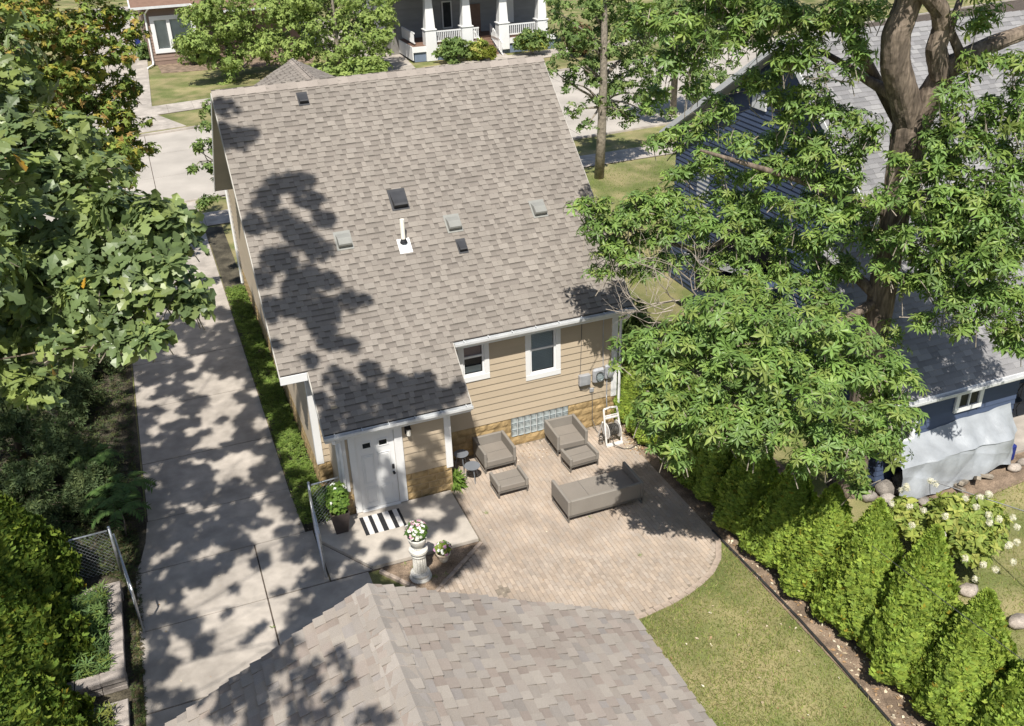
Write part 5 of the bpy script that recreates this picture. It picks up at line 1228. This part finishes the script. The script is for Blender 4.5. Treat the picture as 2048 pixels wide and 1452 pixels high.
dv=vc[None]-P2[:,None]; along=dv@ld; perp=np.linalg.norm(dv-along[...,None]*ld,axis=2); blk=((along>.2)&(perp<vr[None]*1.0+.1)).any(1); kp=(~blk)|(rg.rand(len(P2))<.10); P2,N2=P2[kp],N2[kp]
q=np.array([px_of(p) for p in P2]); ok=(q[:,2]<.3)|(q[:,1]<-40)|(q[:,0]<-40)|(q[:,1]>1490); P2,N2=P2[ok],N2[ok]
pos,X,Z,S=rosettes(rg,P,Nn,6,.155,(-.35,.5),.75); S=S*rg.uniform(.75,1.25,len(S))
c=greens(rg,len(pos),[(.14,.195,.075),(.16,.215,.08),(.195,.25,.09),(.12,.17,.07),(.23,.285,.085)],.22,6)
yl=rg.rand(len(c))<.004; c[yl]=(.42,.24,.03)
leaf_obj('crown',leaf_mesh('crown',LF_OAK,pos,X,Z,S,c,MT['oakleaf']),oak)
pos,X,Z,S=rosettes(rg,P2,N2,6,.165,(-.35,.5),.75)
leaf_obj('upper_crown',leaf_mesh('upper_crown',LF_KITE,pos,X,Z,S,greens(rg,len(pos),[(.14,.195,.075),(.16,.215,.08),(.12,.17,.07)],.2,6),MT['oakleaf'],np.full(len(pos),1.75)),oak)
mb=MB()
cen=[np.array(k[0]) for k in ocl]
for i,k in enumerate(cen):
    far=i>=vis_n
    base=OT+np.array((.3,.1,min(max(k[2]-1.5,7.),17.)))
    if far and i%11: continue
    if not far and i%9: continue
    pts=curve(base,k,rg,8,.05,.09); ok=True
    if far:
        for p in pts:
            x,y,wd=px_of(p)
            if wd>.3 and -30<x<2078 and -30<y<1480: ok=False
    if ok: mb.tube(pts,list(np.linspace(.02 if far else .03,.004,8)),5,False)
leaf_obj('limbs',mb.mesh('limbs',MT['bark'],True),oak)
mb=MB()
for p_,nn_ in zip(P[::3],Nn[::3]): mb.tube([p_-nn_*.22-np.array((0,0,.05)),p_],[.006,.003],3,False)
leaf_obj('twigs',mb.mesh('twigs',MT['barkl']),oak)['kind']='stuff'

# ------------------------------------------------------------------ generic broadleaf trees
def broad_tree(name,label,base,trunk_h,r0,clumps,tpl,size,per,cols,seed,mk='leafm',k=4,group=None,lean=(0,0),bark='barkl',cat='tree',elev=(-.5,.5),keep=None):
    rg=np.random.RandomState(seed); t=thing(name,label,cat,base,group); b=np.array(base,float)
    top=b+np.array((lean[0],lean[1],trunk_h)); pts=curve(b-(0,0,.1),top,rg,6,0,.015); branch('trunk',t,pts,r0,r0*.35,bark,10)
    for i,(c,r,w) in enumerate(clumps):
        c=np.array(c); h=min(max(c[2]-b[2]-np.linalg.norm(c[:2]-b[:2])*.6,trunk_h*.3),trunk_h*.98); st=b+np.array((lean[0],lean[1],1*trunk_h))*(h/trunk_h)
        branch('limb',t,curve(st,c,rg,6,.06,.05),r0*.32,.012,bark,5)
    P,Nn=scatter(rg,sub_clumps(rg,clumps,6),per,.35,.2)
    if keep is not None: m=keep(P); P,Nn=P[m],Nn[m]
    pos,X,Z,S=rosettes(rg,P,Nn,k,size,elev,.5)
    leaf_obj('crown',leaf_mesh('crown',tpl,pos,X,Z,S,greens(rg,len(pos),cols,.2,k),MT[mk]),t); return t
def pc(lst,flat=.8):
    out=[]
    for px,py,Y,rp,*w in lst:
        p=at(px,py,y=Y); s=rp*np.linalg.norm(p-CAM)/F_PX; out.append((p,(s,s,s*flat),(w[0] if w else 1.)*(s/1.)**2))
    return out
AUT=[(.19,.25,.055),(.21,.265,.055),(.32,.31,.055),(.16,.225,.05),(.18,.25,.055),(.36,.30,.06),(.17,.24,.05),(.19,.255,.055),(.16,.23,.05),(.34,.22,.07)]
mp=broad_tree('maple_tree','maple turning yellow and orange at the top left corner','',11,.26,[],LF_MAPLE,.2,1,AUT,1) if False else None
cm=pc([(40,60,15,70),(110,40,15,70),(180,60,15.5,60),(230,30,16,50),(120,120,15,65),(200,130,15.5,60),(250,160,16,30),(60,180,14.5,60),(150,220,15,50),(220,230,15.5,55),(250,290,15.5,42),(180,290,15,50),(110,260,14.5,45),(20,20,15,60),(260,330,15.5,28),(200,350,15,40),(140,330,14.5,40),(90,-30,15,70),(200,-20,16,60),(270,250,16,36),(280,300,16,30),(250,90,16,45),(160,170,15.2,60),(60,120,14.8,60),(230,180,15.8,45),(120,200,14.8,55),(190,240,15.2,50),(240,345,15.5,30),(120,330,10.5,55),(190,330,10.5,50),(80,380,10,60),(240,300,11,40),(150,390,10,50),(220,370,10.5,40),(60,300,10.5,60)])
broad_tree('maple_tree','maple turning yellow and orange at the top left corner',(-9.4,15.5,0),10.5,.28,cm,LF_MAPLE,.16,200,AUT,303,k=5,bark='bark')
# yellow-red patch of the same maple's outer twigs
LG=[(.22,.30,.08),(.25,.325,.085),(.20,.28,.075),(.27,.34,.095),(.23,.30,.085)]
cf=pc([(420,60,51,70),(480,110,51,60),(440,20,51,60),(510,60,52,65),(400,110,50,45),(540,110,52,45),(460,150,50.5,35)])
broad_tree('linden_tree','light green leafy tree on the far lawn beside the brown house',(2.6,53.0,0),7,.2,cf,LF_SMALL,.23,78,LG,304,k=5)
cf=pc([(600,40,49,75),(680,50,49,70),(740,60,48.5,55),(640,100,48.5,60),(700,110,48,55),(580,110,49,50),(760,20,49,45),(560,40,49,55),(640,0,49.5,60),(740,120,48,40),(610,0,49,60),(700,0,49,60)])
broad_tree('linden_tree','wide light green leafy tree on the far side of the road behind the ridge',(9.6,48.5,0),7,.22,cf,LF_SMALL,.23,78,LG,305,k=5)
SG=[(.13,.20,.055),(.15,.225,.065),(.17,.24,.07),(.115,.18,.06),(.195,.255,.08)]
cs_=pc([(1170,20,19,48),(1220,10,20,55),(1270,40,20,45),(1150,80,19,42),(1210,90,20,50),(1260,110,20,42),(1120,100,18.5,26),(1180,150,19.5,36),(1240,170,20,34),(1140,170,19,28),(1150,220,19,26),(1230,225,20,38),(1280,190,20.5,32),(1290,225,20.5,22),(1130,50,18.8,40),(1175,250,19.3,22),(1215,-40,20,60),(1290,70,20.5,38),(1290,130,20.5,36),(1110,20,18.5,36),(1105,140,18.6,22),(1200,130,20,40),(1250,60,20,45),(1190,200,19.6,30),(1260,240,20.3,26),(1155,130,19,30),(1220,180,20,36)],.75)
broad_tree('street_tree','street tree with pale blotched trunk right of the tan roof',(15.6,19.7,0),11,.24,cs_,LF_SMALL,.18,110,SG,306,k=5)
cs_=pc([(1330,60,27,55),(1390,50,27,55),(1350,120,27,42),(1310,170,27,32),(1380,150,27.5,40),(1430,90,28,45),(1330,190,27,22),(1300,20,27,45),(1410,20,28,50),(1440,140,28,35),(1360,20,27,50),(1290,90,27,40),(1370,90,27.3,48),(1460,60,28,45),(1340,230,27,20),(1400,190,27.8,34),(1290,150,26.8,34)],.75)
broad_tree('street_tree','second street tree farther along, half hidden by the tall tree',(24.6,28.4,0),10,.2,cs_,LF_SMALL,.20,90,SG,307,k=5)
cs_=pc([(418,215,14.2,20,5),(408,255,14,16,5),(400,290,14,12,5),(415,330,14,18,5),(385,340,13.6,11,5),(420,400,14,18,5),(405,410,14,12,5),(395,300,13.8,10,5),(430,290,14.3,20,4),(440,360,14.4,18,4)],.8)
broad_tree('front_yard_tree','small tree whose twigs show left of the tan roof gable',(.2,17.6,0),6,.1,cs_+[((.2,17.6,5.2),(1.5,1.5,1.4),1.6),((1.4,17.8,4.6),(1.3,1.3,1.2),1.2)],LF_SMALL,.15,44,SG,308,k=5)
# shrubs
def shrub(name,label,c,r,size,per,cols,seed,cat='shrub',tpl=LF_SMALL,k=5,mk='leafm',group=None,flowers=None):
    rg=np.random.RandomState(seed); t=thing(name,label,cat,(c[0],c[1],0),group)
    mb=MB()
    for i in range(6):
        a=i*1.05; mb.tube([(c[0],c[1],0),(c[0]+.5*r[0]*math.cos(a),c[1]+.5*r[1]*math.sin(a),c[2])],[.02,.008],4,False)
    leaf_obj('stems',mb.mesh('stems',MT['barkl']),t)
    cl=[(c,np.array(r)*.72,1.)]
    for i in range(9):
        d=norm(rg.normal(size=3)+np.array((0,0,.4))); cl.append((np.array(c)+d*np.array(r)*.6,np.array(r)*.42,.35))
    P,Nn=scatter(rg,sub_clumps(rg,cl,6,.5) if r[2]>.6 else cl,per,.4,.3); P[:,2]=np.maximum(P[:,2],.03)
    pos,X,Z,S=rosettes(rg,P,Nn,k,size,(-.5,.7),.3); S=S*rg.uniform(.6,1.3,len(S))
    leaf_obj('foliage',leaf_mesh('foliage',tpl,pos,X,Z,S,greens(rg,len(pos),cols,.2,k),MT[mk]),t)
    if flowers:
        n,sz,cols2=flowers; d=norm(rg.normal(size=(n,3))+np.array((0,-.3,.9))); fp=np.array(c)+d*np.array(r)*1.08
        for i,p in enumerate(fp):
            m=70; q=p+norm(rg.normal(size=(m,3)))*sz*(rg.rand(m,1)**.4)*np.array((1,1,1.15)); nn=norm(q-p)
            pos,X,Z,S=rosettes(rg,q,nn,4,sz*.42,(0,.5),.2)
            leaf_obj('flower_head',leaf_mesh('flower_head',LF_KITE,pos,X,Z,S,greens(rg,len(pos),cols2,.06),MT['petal']),t)
    return t
hy=shrub('hydrangea','hydrangea bush with cream-white flower heads behind the arborvitae hedge',(10.35,-8.0,.85),(1.15,1.25,.85),.17,520,[(.25,.31,.07),(.30,.35,.075),(.2,.27,.06),(.34,.36,.09)],401,tpl=LF_BROAD,cat='shrub',flowers=(36,.068,[(.80,.77,.66),(.74,.69,.53),(.84,.82,.75)]))
shrub('far_shrub','dark rounded shrub in front of the white porch columns',(18.2,49.0,.8),(1.6,1.0,1.0),.26,170,SG,402)
shrub('far_shrub','yellow-flowered shrub left of the brown porch steps',(20.0,49.2,.7),(1.1,.9,.8),.24,140,[(.16,.22,.04),(.40,.38,.10),(.2,.26,.05)],403)
shrub('far_shrub','small clipped yellow-green ball by the brown porch steps',(20.6,47.9,.6),(.55,.55,.65),.12,260,[(.2,.22,.03),(.17,.2,.03)],404)
shrub('far_shrub','bushy shrub right of the brown porch steps',(24.4,48.9,.9),(1.5,1.1,1.1),.26,170,SG+[(.3,.32,.06)],405)
shrub('far_shrub','reddish brown shrub behind the street tree crown',(27.2,46.5,1.2),(1.4,1.2,1.4),.26,160,[(.16,.10,.05),(.14,.12,.05),(.11,.13,.045)],406)
shrub('far_shrub','spreading shrub against the brown house front wall',(1.0,58.3,1.1),(1.6,1.0,1.3),.28,160,[(.11,.15,.05),(.15,.17,.06)],407)
shrub('far_shrub','low hedge-like shrub by the far pavement behind the ridge',(9.8,44.6,.9),(2.6,1.0,1.0),.26,220,LG,408)
shrub('gap_dark_shrub','added leafy dark shrub darkening the gap right of the tan house corner',(8.3,2.6,.9),(.9,1.3,1.1),.16,260,SG,410)  # this shrub and the next are added to darken the gap
shrub('gap_dark_shrub','added leafy shrub farther back, darkening the gap between tan and blue house',(8.6,5.6,1.0),(1.0,1.5,1.2),.16,260,SG,411)
shrub('far_shrub','little dark shrub by the corner of the brown house',(-2.7,62.5,.6),(.6,1.2,.7),.2,110,SG,409)

# ------------------------------------------------------------------ arborvitae
def arb_mesh(seed,h,r,n,cols,size=.085,blunt=.55):
    rg=np.random.RandomState(seed)
    t=rg.rand(n)**1.15; z=h*(.02+.97*t); prof=np.minimum(1,((1-t)/(1-.16))**.80)*np.minimum(1,(t+.12)/.22)**.5
    ph=rg.uniform(0,6.283,n)
    lob=1+.13*np.sin(3*ph+seed+4*t)+.10*np.sin(7*ph-11*t+seed*2)+.07*np.sin(13*ph+23*t)
    rad=r*prof*lob*(1-.22*rg.rand(n)**2)
    P=np.stack([rad*np.cos(ph),rad*np.sin(ph),z],1); Nn=np.stack([np.cos(ph),np.sin(ph),np.full(n,.35+.5*t**3)],1); Nn=norm(Nn)
    k=4; ax=norm(Nn*-.15+np.array((0,0,1.))+rg.normal(size=P.shape)*.30)
    side=norm(np.cross(ax,Nn+rg.normal(size=P.shape)*.45))
    an=np.linspace(-.75,.75,k)[None]+rg.normal(size=(n,k))*.12
    X=np.cos(an)[...,None]*ax[:,None]+np.sin(an)[...,None]*side[:,None]; Z=np.repeat(np.cross(ax,side)[:,None],k,1)+rg.normal(size=(n,k,3))*.2
    pos=np.repeat(P[:,None],k,1); S=size*rg.uniform(.6,1.25,(n,k))
    c=greens(rg,n*k,cols,.2,k); inner=np.repeat(rg.rand(n)<.012,k); c[inner]=c[inner]*np.array((1.2,.75,.6))
    me=leaf_mesh('foliage',LF_SPRAY,pos.reshape(-1,3),X.reshape(-1,3),Z.reshape(-1,3),S.reshape(-1),c,MT['conif'],np.full(n*k,2.0)); return me
def arb_core(h,r,seed):
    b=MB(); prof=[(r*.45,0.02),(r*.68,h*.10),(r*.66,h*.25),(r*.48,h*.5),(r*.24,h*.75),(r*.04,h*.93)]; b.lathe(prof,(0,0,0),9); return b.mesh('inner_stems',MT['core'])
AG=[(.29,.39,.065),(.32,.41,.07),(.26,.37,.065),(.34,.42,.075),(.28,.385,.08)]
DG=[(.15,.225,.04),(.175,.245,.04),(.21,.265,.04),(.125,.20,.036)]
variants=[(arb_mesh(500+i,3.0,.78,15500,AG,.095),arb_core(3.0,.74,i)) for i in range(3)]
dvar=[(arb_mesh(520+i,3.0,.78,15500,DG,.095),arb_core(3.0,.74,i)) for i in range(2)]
def arbor(x,y,h,r,v,rot,label,group):
    t=thing('arborvitae',label,'shrub',(x,y,0),group); t.rotation_euler=(0,0,rot); t.scale=(r/.78,r/.78,h/3.0)
    for nm,me in (('foliage',v[0]),('inner_stems',v[1])):
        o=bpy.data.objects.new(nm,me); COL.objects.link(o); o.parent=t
    return t
row=[(7.05,.1,1.9,.62,'small arborvitae next to the downspout at the house corner'),(7.15,-1.3,2.2,.70,'arborvitae in shade behind the hose reel end of the patio'),(7.2,-2.6,2.4,.75,'arborvitae in shade right of the loveseat, under the whorled leaves'),(7.25,-3.9,2.45,.78,'dark arborvitae at the right edge of the patio under the tree'),(7.3,-5.2,2.5,.80,'arborvitae where the patio curve meets the hedge'),(7.35,-6.5,2.45,.80,'arborvitae just beyond the patio curve, lit on its lower left'),(7.4,-7.65,2.6,.80,'sunlit arborvitae behind which the stone heap shows'),(7.45,-8.8,3.0,.82,'tall pointed sunlit arborvitae left of the hydrangea'),(7.5,-10.1,3.3,.86,'tallest sunlit arborvitae in front of the hydrangea'),(7.55,-11.35,2.85,.86,'sunlit arborvitae near the bottom right with a pale boulder behind'),(7.6,-12.6,2.7,.9,'arborvitae at the bottom right corner')]
for i,(x,y,h,r,l) in enumerate(row): arbor(x-.08,y,h,r*1.03,variants[i%3],i*1.7,l,'arborvitae hedge on the right')
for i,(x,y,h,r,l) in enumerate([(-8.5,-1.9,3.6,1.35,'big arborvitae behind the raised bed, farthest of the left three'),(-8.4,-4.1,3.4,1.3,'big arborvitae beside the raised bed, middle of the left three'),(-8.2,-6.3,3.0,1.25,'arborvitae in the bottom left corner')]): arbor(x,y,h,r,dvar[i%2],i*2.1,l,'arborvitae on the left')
gl=[(150,655,'small bright globe arborvitae glimpsed farthest through the oak leaves'),(168,690,'bright globe arborvitae glimpsed nearest, below the oak leaves')]
for i,(px,py,l) in enumerate(gl):
    p=at(px,py,z=.4); arbor(p[0],p[1],1.5 if i else 1.7,.5 if i==0 else .6,variants[i],1.1*i,l,'globe arborvitae in the side yard')
# ------------------------------------------------------------------ dark conifers and sumac in the left side yard
def spruce(x,y,h,r,seed,label):
    rg=np.random.RandomState(seed); t=thing('dark_conifer',label,'tree',(x,y,0),'dark conifers in the left side yard')
    branch('trunk',t,[(x,y,-.1),(x,y,h)],.12,.02,'bark',7); P=[];D=[]
    mb=MB()
    for i in range(70):
        f=rg.rand()**.8; z=.25+f*(h-.35); L=r*(1-f)*rg.uniform(.75,1.15)+.12; a=rg.uniform(0,6.28); d=np.array((math.cos(a),math.sin(a),-.12+.35*f)); e=np.array((x,y,z))+d*L
        mb.tube([(x,y,z),e],[.018,.004],3,False)
        m=int(34*L/r)+8; s=rg.rand(m)**.7; p=np.array((x,y,z))+d*L*s[:,None]+rg.normal(size=(m,3))*.07; P.append(p); D.append(np.repeat(d[None],m,0)+rg.normal(size=(m,3))*.3)
    leaf_obj('boughs',mb.mesh('boughs',MT['bark']),t)
    P=np.concatenate(P);D=norm(np.concatenate(D)); pos,X,Z,S=rosettes(rg,P,D,6,.13,(.2,.9),.3)
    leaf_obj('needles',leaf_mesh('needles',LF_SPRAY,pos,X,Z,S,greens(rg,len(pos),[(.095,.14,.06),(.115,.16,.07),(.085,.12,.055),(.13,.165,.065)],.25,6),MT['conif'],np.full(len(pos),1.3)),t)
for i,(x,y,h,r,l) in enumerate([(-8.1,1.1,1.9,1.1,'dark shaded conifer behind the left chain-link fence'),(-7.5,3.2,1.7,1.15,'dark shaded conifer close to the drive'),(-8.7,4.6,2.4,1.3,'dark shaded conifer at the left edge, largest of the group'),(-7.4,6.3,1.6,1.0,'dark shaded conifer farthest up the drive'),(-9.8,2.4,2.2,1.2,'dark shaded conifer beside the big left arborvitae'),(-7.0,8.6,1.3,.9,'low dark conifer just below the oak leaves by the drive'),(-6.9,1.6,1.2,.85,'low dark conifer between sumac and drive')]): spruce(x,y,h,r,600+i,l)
def frond_plant(name,label,x,y,n,L,seed,h0=.7,cols=((.07,.13,.035),(.085,.15,.04),(.10,.16,.045)),group=None):
    rg=np.random.RandomState(seed); t=thing(name,label,'plant',(x,y,0),group); branch('stem',t,[(x,y,0),(x+.05,y,h0*.6),(x+.02,y+.03,h0)],.022,.012,'barkl',5)
    for i in range(n):
        a=i*2.4+rg.uniform(-.3,.3); d=np.array((math.cos(a),math.sin(a),0)); m=15; pos=[];X=[]
        s=np.linspace(.12,1,m); sp=np.array((x,y,h0))+d*L*s[:,None]+np.array((0,0,1))*(.30*np.sin(s*2.4)-.28*s**2)[:,None]*L
        side=np.array((-d[1],d[0],0))
        for sg in (-1,1): pos.append(sp); X.append(np.repeat((side*sg+d*.35+np.array((0,0,-.25)))[None],m,0))
        P=np.concatenate(pos); XX=np.concatenate(X)+rg.normal(size=(2*m,3))*.08; S=np.tile(L*.30*np.sin(np.clip(s*.9+.25,0,3.1)*1.7),2)*rg.uniform(.9,1.1,2*m); S=np.maximum(S,.04)
        leaf_obj('frond',leaf_mesh('frond',LF_NEEDLE,P,XX,np.repeat(np.array([[0,0,1.]]),2*m,0),S,greens(rg,2*m,cols,.12),MT['leafm'],np.full(2*m,1.6)),t)
for i,(px,py,l) in enumerate([(215,985,'feathery sumac nearest the chain-link fence'),(250,960,'feathery sumac leaning over the drive edge'),(185,905,'feathery sumac standing farthest up among the conifers'),(235,1010,'feathery sumac lowest beside the drive curve')]):
    p=at(px,py,z=.9); frond_plant('sumac',l,p[0],p[1],7,.62,650+i,.75,group='sumac by the drive')
# ------------------------------------------------------------------ ground cover, weeds, grass, potted plants
def cover(name,label,pts,size,cols,seed,k=5,tpl=LF_SMALL,mk='leafm',z=.12,kind='stuff',up=1.2):
    rg=np.random.RandomState(seed); P=np.array(pts); Nn=norm(rg.normal(size=P.shape)*.4+np.array((0,0,1))); pos,X,Z,S=rosettes(rg,P,Nn,k,size,(0,.6),up)
    o=leaf_obj(name,leaf_mesh(name,tpl,pos,X,Z,S,greens(rg,len(pos),cols,.25,k),MT[mk]),None); tag(o,label,'ground cover',kind=kind); return o
rg=np.random.RandomState(700)
def field(poly,n,zf):
    xs=[p[0] for p in poly]; ys=[p[1] for p in poly]; out=[]
    while len(out)<n:
        p=(rg.uniform(min(xs),max(xs)),rg.uniform(min(ys),max(ys)))
        if inside(p,poly): out.append((p[0],p[1],zf(p)))
    return out
hump=lambda p: .06+.12*rg.rand()+.10*abs(math.sin(p[1]*2.1)*math.cos(p[0]*3))
cover('ground_cover','bright green ground cover strip between the drive and the tan house',field([(-2.40,-1.3),(-1.75,-1.3),(-1.75,13.6),(-2.40,13.6)],3900,hump),.085,[(.13,.20,.035),(.16,.235,.045),(.11,.17,.035),(.19,.25,.06)],701,tpl=LF_KITE)
cover('ivy','dark ground ivy and leaf litter between raised bed and drive',field([(-6.36,-8.5),(-6.2,-8.5),(-6.0,.2),(-6.2,.4),(-6.9,.2),(-6.9,-1.1),(-6.36,-1.6)],1300,lambda p:.01+.04*rg.rand()),.05,[(.06,.09,.03),(.08,.11,.035),(.10,.08,.04)],702,tpl=LF_KITE)
cover('side_yard_weeds','low shaded weeds and litter under the dark conifers',field([(-11,-1.7),(-6.4,-1.1),(-6.05,-.4),(-5.92,1),(-5.92,15),(-11,15)],7500,lambda p:.02+.10*rg.rand()),.09,[(.05,.075,.03),(.07,.09,.035),(.09,.08,.045),(.10,.12,.04)],703,tpl=LF_KITE)
cover('bed_weeds','weeds and small white flowers filling the block raised bed',field([(-7.45,-4.55),(-6.66,-4.55),(-6.66,-2.15),(-7.45,-2.15)],520,lambda p:.30+.55*rg.rand()**2*(1-abs(p[1]+3.3+.4*math.sin(5*p[0]))/2.2)),.16,[(.12,.20,.06),(.10,.17,.06),(.16,.24,.07),(.2,.26,.06)],704,6,LF_NEEDLE)
cover('bed_weeds','weeds filling the second raised bed at the bottom left edge',field([(-7.45,-8.6),(-6.66,-8.6),(-6.66,-5.5),(-7.45,-5.5)],420,lambda p:.2+.25*rg.rand()),.15,[(.12,.19,.05),(.18,.22,.05),(.22,.24,.06)],705,6,LF_NEEDLE)
shrub('corner_shrub','small yellow-green shrub at the house corner above the ground cover',(-1.95,-.65,.32),(.32,.36,.34),.07,300,[(.2,.26,.06),(.17,.23,.05)],706)
shrub('corner_shrub','leafy dark shrub between chain-link fence and house corner',(-1.78,-1.0,.45),(.34,.30,.42),.09,260,[(.08,.14,.035),(.11,.18,.045)],707)
shrub('corner_plant','tuft of strap leaves at the foot of the bump-out corner',(1.42,-1.12,.16),(.10,.12,.2),.24,40,[(.13,.22,.04),(.17,.26,.05)],708,tpl=LF_NEEDLE,cat='plant')
def potted(name,label,c,r,size,n,cols,fl,seed,tpl=LF_SMALL):
    rg=np.random.RandomState(seed); t=thing(name,label,'plant',(c[0],c[1],c[2]-r[2]*.6)); 
    mb=MB(); 
    for i in range(5):
        a=i*1.26; mb.tube([(c[0],c[1],c[2]-r[2]*.95),(c[0]+r[0]*.5*math.cos(a),c[1]+r[1]*.5*math.sin(a),c[2]+r[2]*.2)],[.01,.004],3,False)
    leaf_obj('stems',mb.mesh('stems',MT['core']),t)
    P,Nn=scatter(rg,[(c,r,1.)],n,.35,.4); pos,X,Z,S=rosettes(rg,P,Nn,5,size,(-.1,.6),.6)
    leaf_obj('foliage',leaf_mesh('foliage',tpl,pos,X,Z,S,greens(rg,len(pos),cols,.2,5),MT['leafm']),t)
    for i,(col,m,fs) in enumerate(fl):
        d=norm(rg.normal(size=(m,3))+np.array((0,-.3,.8))); q=np.array(c)+d*np.array(r)*1.05; 
        for p_,n_ in zip(q,d):
            pos,X,Z,S=rosettes(rg,p_[None],n_[None],5,fs,(.0,.3),.2); leaf_obj('flower',leaf_mesh('flower',LF_BROAD,pos,X,Z,S,greens(rg,len(pos),[col],.05),MT['petal'],np.full(5,1.3)),t)
potted('urn_flowers','white and pink flowers spilling from the stone urn','x' and (-.35,-4.0,1.27),(.24,.24,.20),.075,110,[(.10,.19,.035),(.16,.25,.05),(.07,.14,.03)],[((.88,.88,.84),38,.045),((.80,.45,.58),9,.06)],801)
potted('pot_flowers','pink and yellow-green plants in the small clay pot',(.28,-3.68,.36),(.19,.19,.14),.065,80,[(.2,.28,.05),(.3,.33,.05),(.11,.2,.04)],[((.85,.85,.83),9,.04),((.72,.40,.62),6,.05)],802)
potted('planter_foliage','leafy green plant with small white blooms in the tall brown planter',(-1.58,-1.76,.98),(.26,.26,.40),.11,170,[(.14,.23,.04),(.18,.27,.05),(.10,.18,.035)],[((.86,.86,.82),10,.04)],803,LF_BROAD)
# grass blades on the lawns
def grass(name,label,poly,n,seed,cols,h=.045,zz=0.):
    rg=np.random.RandomState(seed); xs=np.array(poly)[:,0]; ys=np.array(poly)[:,1]; P=[]
    q=np.stack([rg.uniform(xs.min(),xs.max(),n*2),rg.uniform(ys.min(),ys.max(),n*2)],1); q=q[[inside(p,poly) for p in q]][:n]; n=len(q)
    dens=.5+.5*np.sin(q[:,0]*1.7+1.3*np.sin(q[:,1]*1.1))*np.cos(q[:,1]*1.3+.7*np.sin(q[:,0]*2)); q=q[rg.rand(n)<.45+.55*dens]; n=len(q)
    a=rg.uniform(0,6.28,n); L=h*rg.uniform(.6,1.5,n); lean=rg.normal(size=(n,2))*.045; w=.008
    B=np.stack([q[:,0],q[:,1],np.full(n,zz)],1); s=np.stack([np.cos(a)*w,np.sin(a)*w,np.zeros(n)],1); T=B+np.stack([lean[:,0],lean[:,1],L],1)
    V=np.stack([B-s,B+s,T],1).reshape(-1,3); Fq=np.arange(3*n).reshape(-1,3)
    o=leaf_obj(name,np_mesh(name,V,Fq,MT['grass'],tint=greens(rg,n,cols,.2)),None); tag(o,label,'grass',kind='stuff')
GC=[(.21,.25,.07),(.25,.275,.08),(.18,.23,.055),(.32,.285,.12),(.36,.31,.15),(.22,.27,.065)]
grass('grass','sun-bleached mown grass of the back lawn beside the garage roof',[(-1.2,-14.2),(6.2,-14.2),(6.25,-5.6),(5.9,-6.15),(5.1,-6.65),(4.2,-6.93),(3.0,-7.08),(1.2,-7.0),(-1.2,-6.8)],75000,901,GC,.055)
grass('grass','mown grass of the neighbour lawn right of the hedge',[(9.4,-15),(17,-15),(17,-5.7),(15.2,-5.8),(14.6,-6.4),(11.5,-6.7),(9.4,-7)],42000,902,GC,zz=-.03)
grass('grass','mown front grass between tan house and pavement on the right',[(6.6,10),(20,10),(20,20.9),(6.6,20.9)],22000,903,[(.13,.20,.04),(.17,.23,.05),(.2,.25,.06)],.07,-.03)
rg=np.random.RandomState(905)
def litter(name,label,poly,n,size,cols,seed,z):
    rg2=np.random.RandomState(seed); xs=np.array(poly)[:,0]; ys=np.array(poly)[:,1]; q=np.stack([rg2.uniform(xs.min(),xs.max(),n*3),rg2.uniform(ys.min(),ys.max(),n*3)],1); q=q[[inside(p,poly) for p in q]][:n]; n=len(q)
    P=np.stack([q[:,0],q[:,1],np.full(n,z)],1); X=rg2.normal(size=(n,3)); X[:,2]*=.15; Z=np.repeat(np.array([[0,0,1.]]),n,0)+rg2.normal(size=(n,3))*.25
    o=leaf_obj(name,leaf_mesh(name,LF_SMALL,P,X,Z,size*rg2.uniform(.5,1.4,n),greens(rg2,n,cols,.2),MT['litter']),None); tag(o,label,'leaf litter',kind='stuff')
DRY=[(.45,.36,.24),(.55,.46,.33),(.36,.24,.14),(.62,.56,.42),(.30,.19,.10)]
litter('fallen_leaves','dry fallen leaves scattered over the back lawn',[(1.5,-14),(6.2,-14),(6.2,-6.3),(3.5,-7.1),(1.5,-7.1)],100,.07,DRY,906,.03)
litter('fallen_leaves','dry leaf litter along the arborvitae bed edge',[(6.3,-14),(6.9,-14),(6.9,-4.5),(6.35,-4.5)],420,.08,DRY,907,.015)
litter('fallen_leaves','petals and dry leaves along the foot of the house wall on the patio',[(2.9,-.9),(4.3,-.9),(4.3,-.05),(2.9,-.05)],90,.05,DRY+[(.7,.6,.5)]*2,908,.012)
litter('fallen_leaves','dry leaf litter in the corner behind the hose reel',[(6.0,-1.6),(6.9,-1.9),(6.9,-.1),(6.3,-.1)],220,.08,DRY,909,.015)
litter('fallen_leaves','scattered dry leaves on driveway and patio pavers',[(-6,-6),(6,-6),(6,-1),(-6,-1)],50,.05,DRY,910,.012)
tag(leaf_obj('patio_weeds',leaf_mesh('patio_weeds',LF_NEEDLE,*(lambda P:(rosettes(rg,P,np.repeat([[0,0,1.]],len(P),0),7,.09,(.3,.9),1.)[:4]))(np.array([at(x,y,z=.0) for x,y in ((972,1028),(935,1048),(1180,1035),(1280,1112),(830,1135),(810,1130),(825,1145),(858,1160),(890,1150),(870,1155),(545,1255))])),greens(rg,77,[(.15,.24,.05),(.2,.28,.06)],.2),MT['leafm'],np.full(77,.8)),None),'small weeds sprouting in patio joints and the flower bed','weeds',kind='stuff')
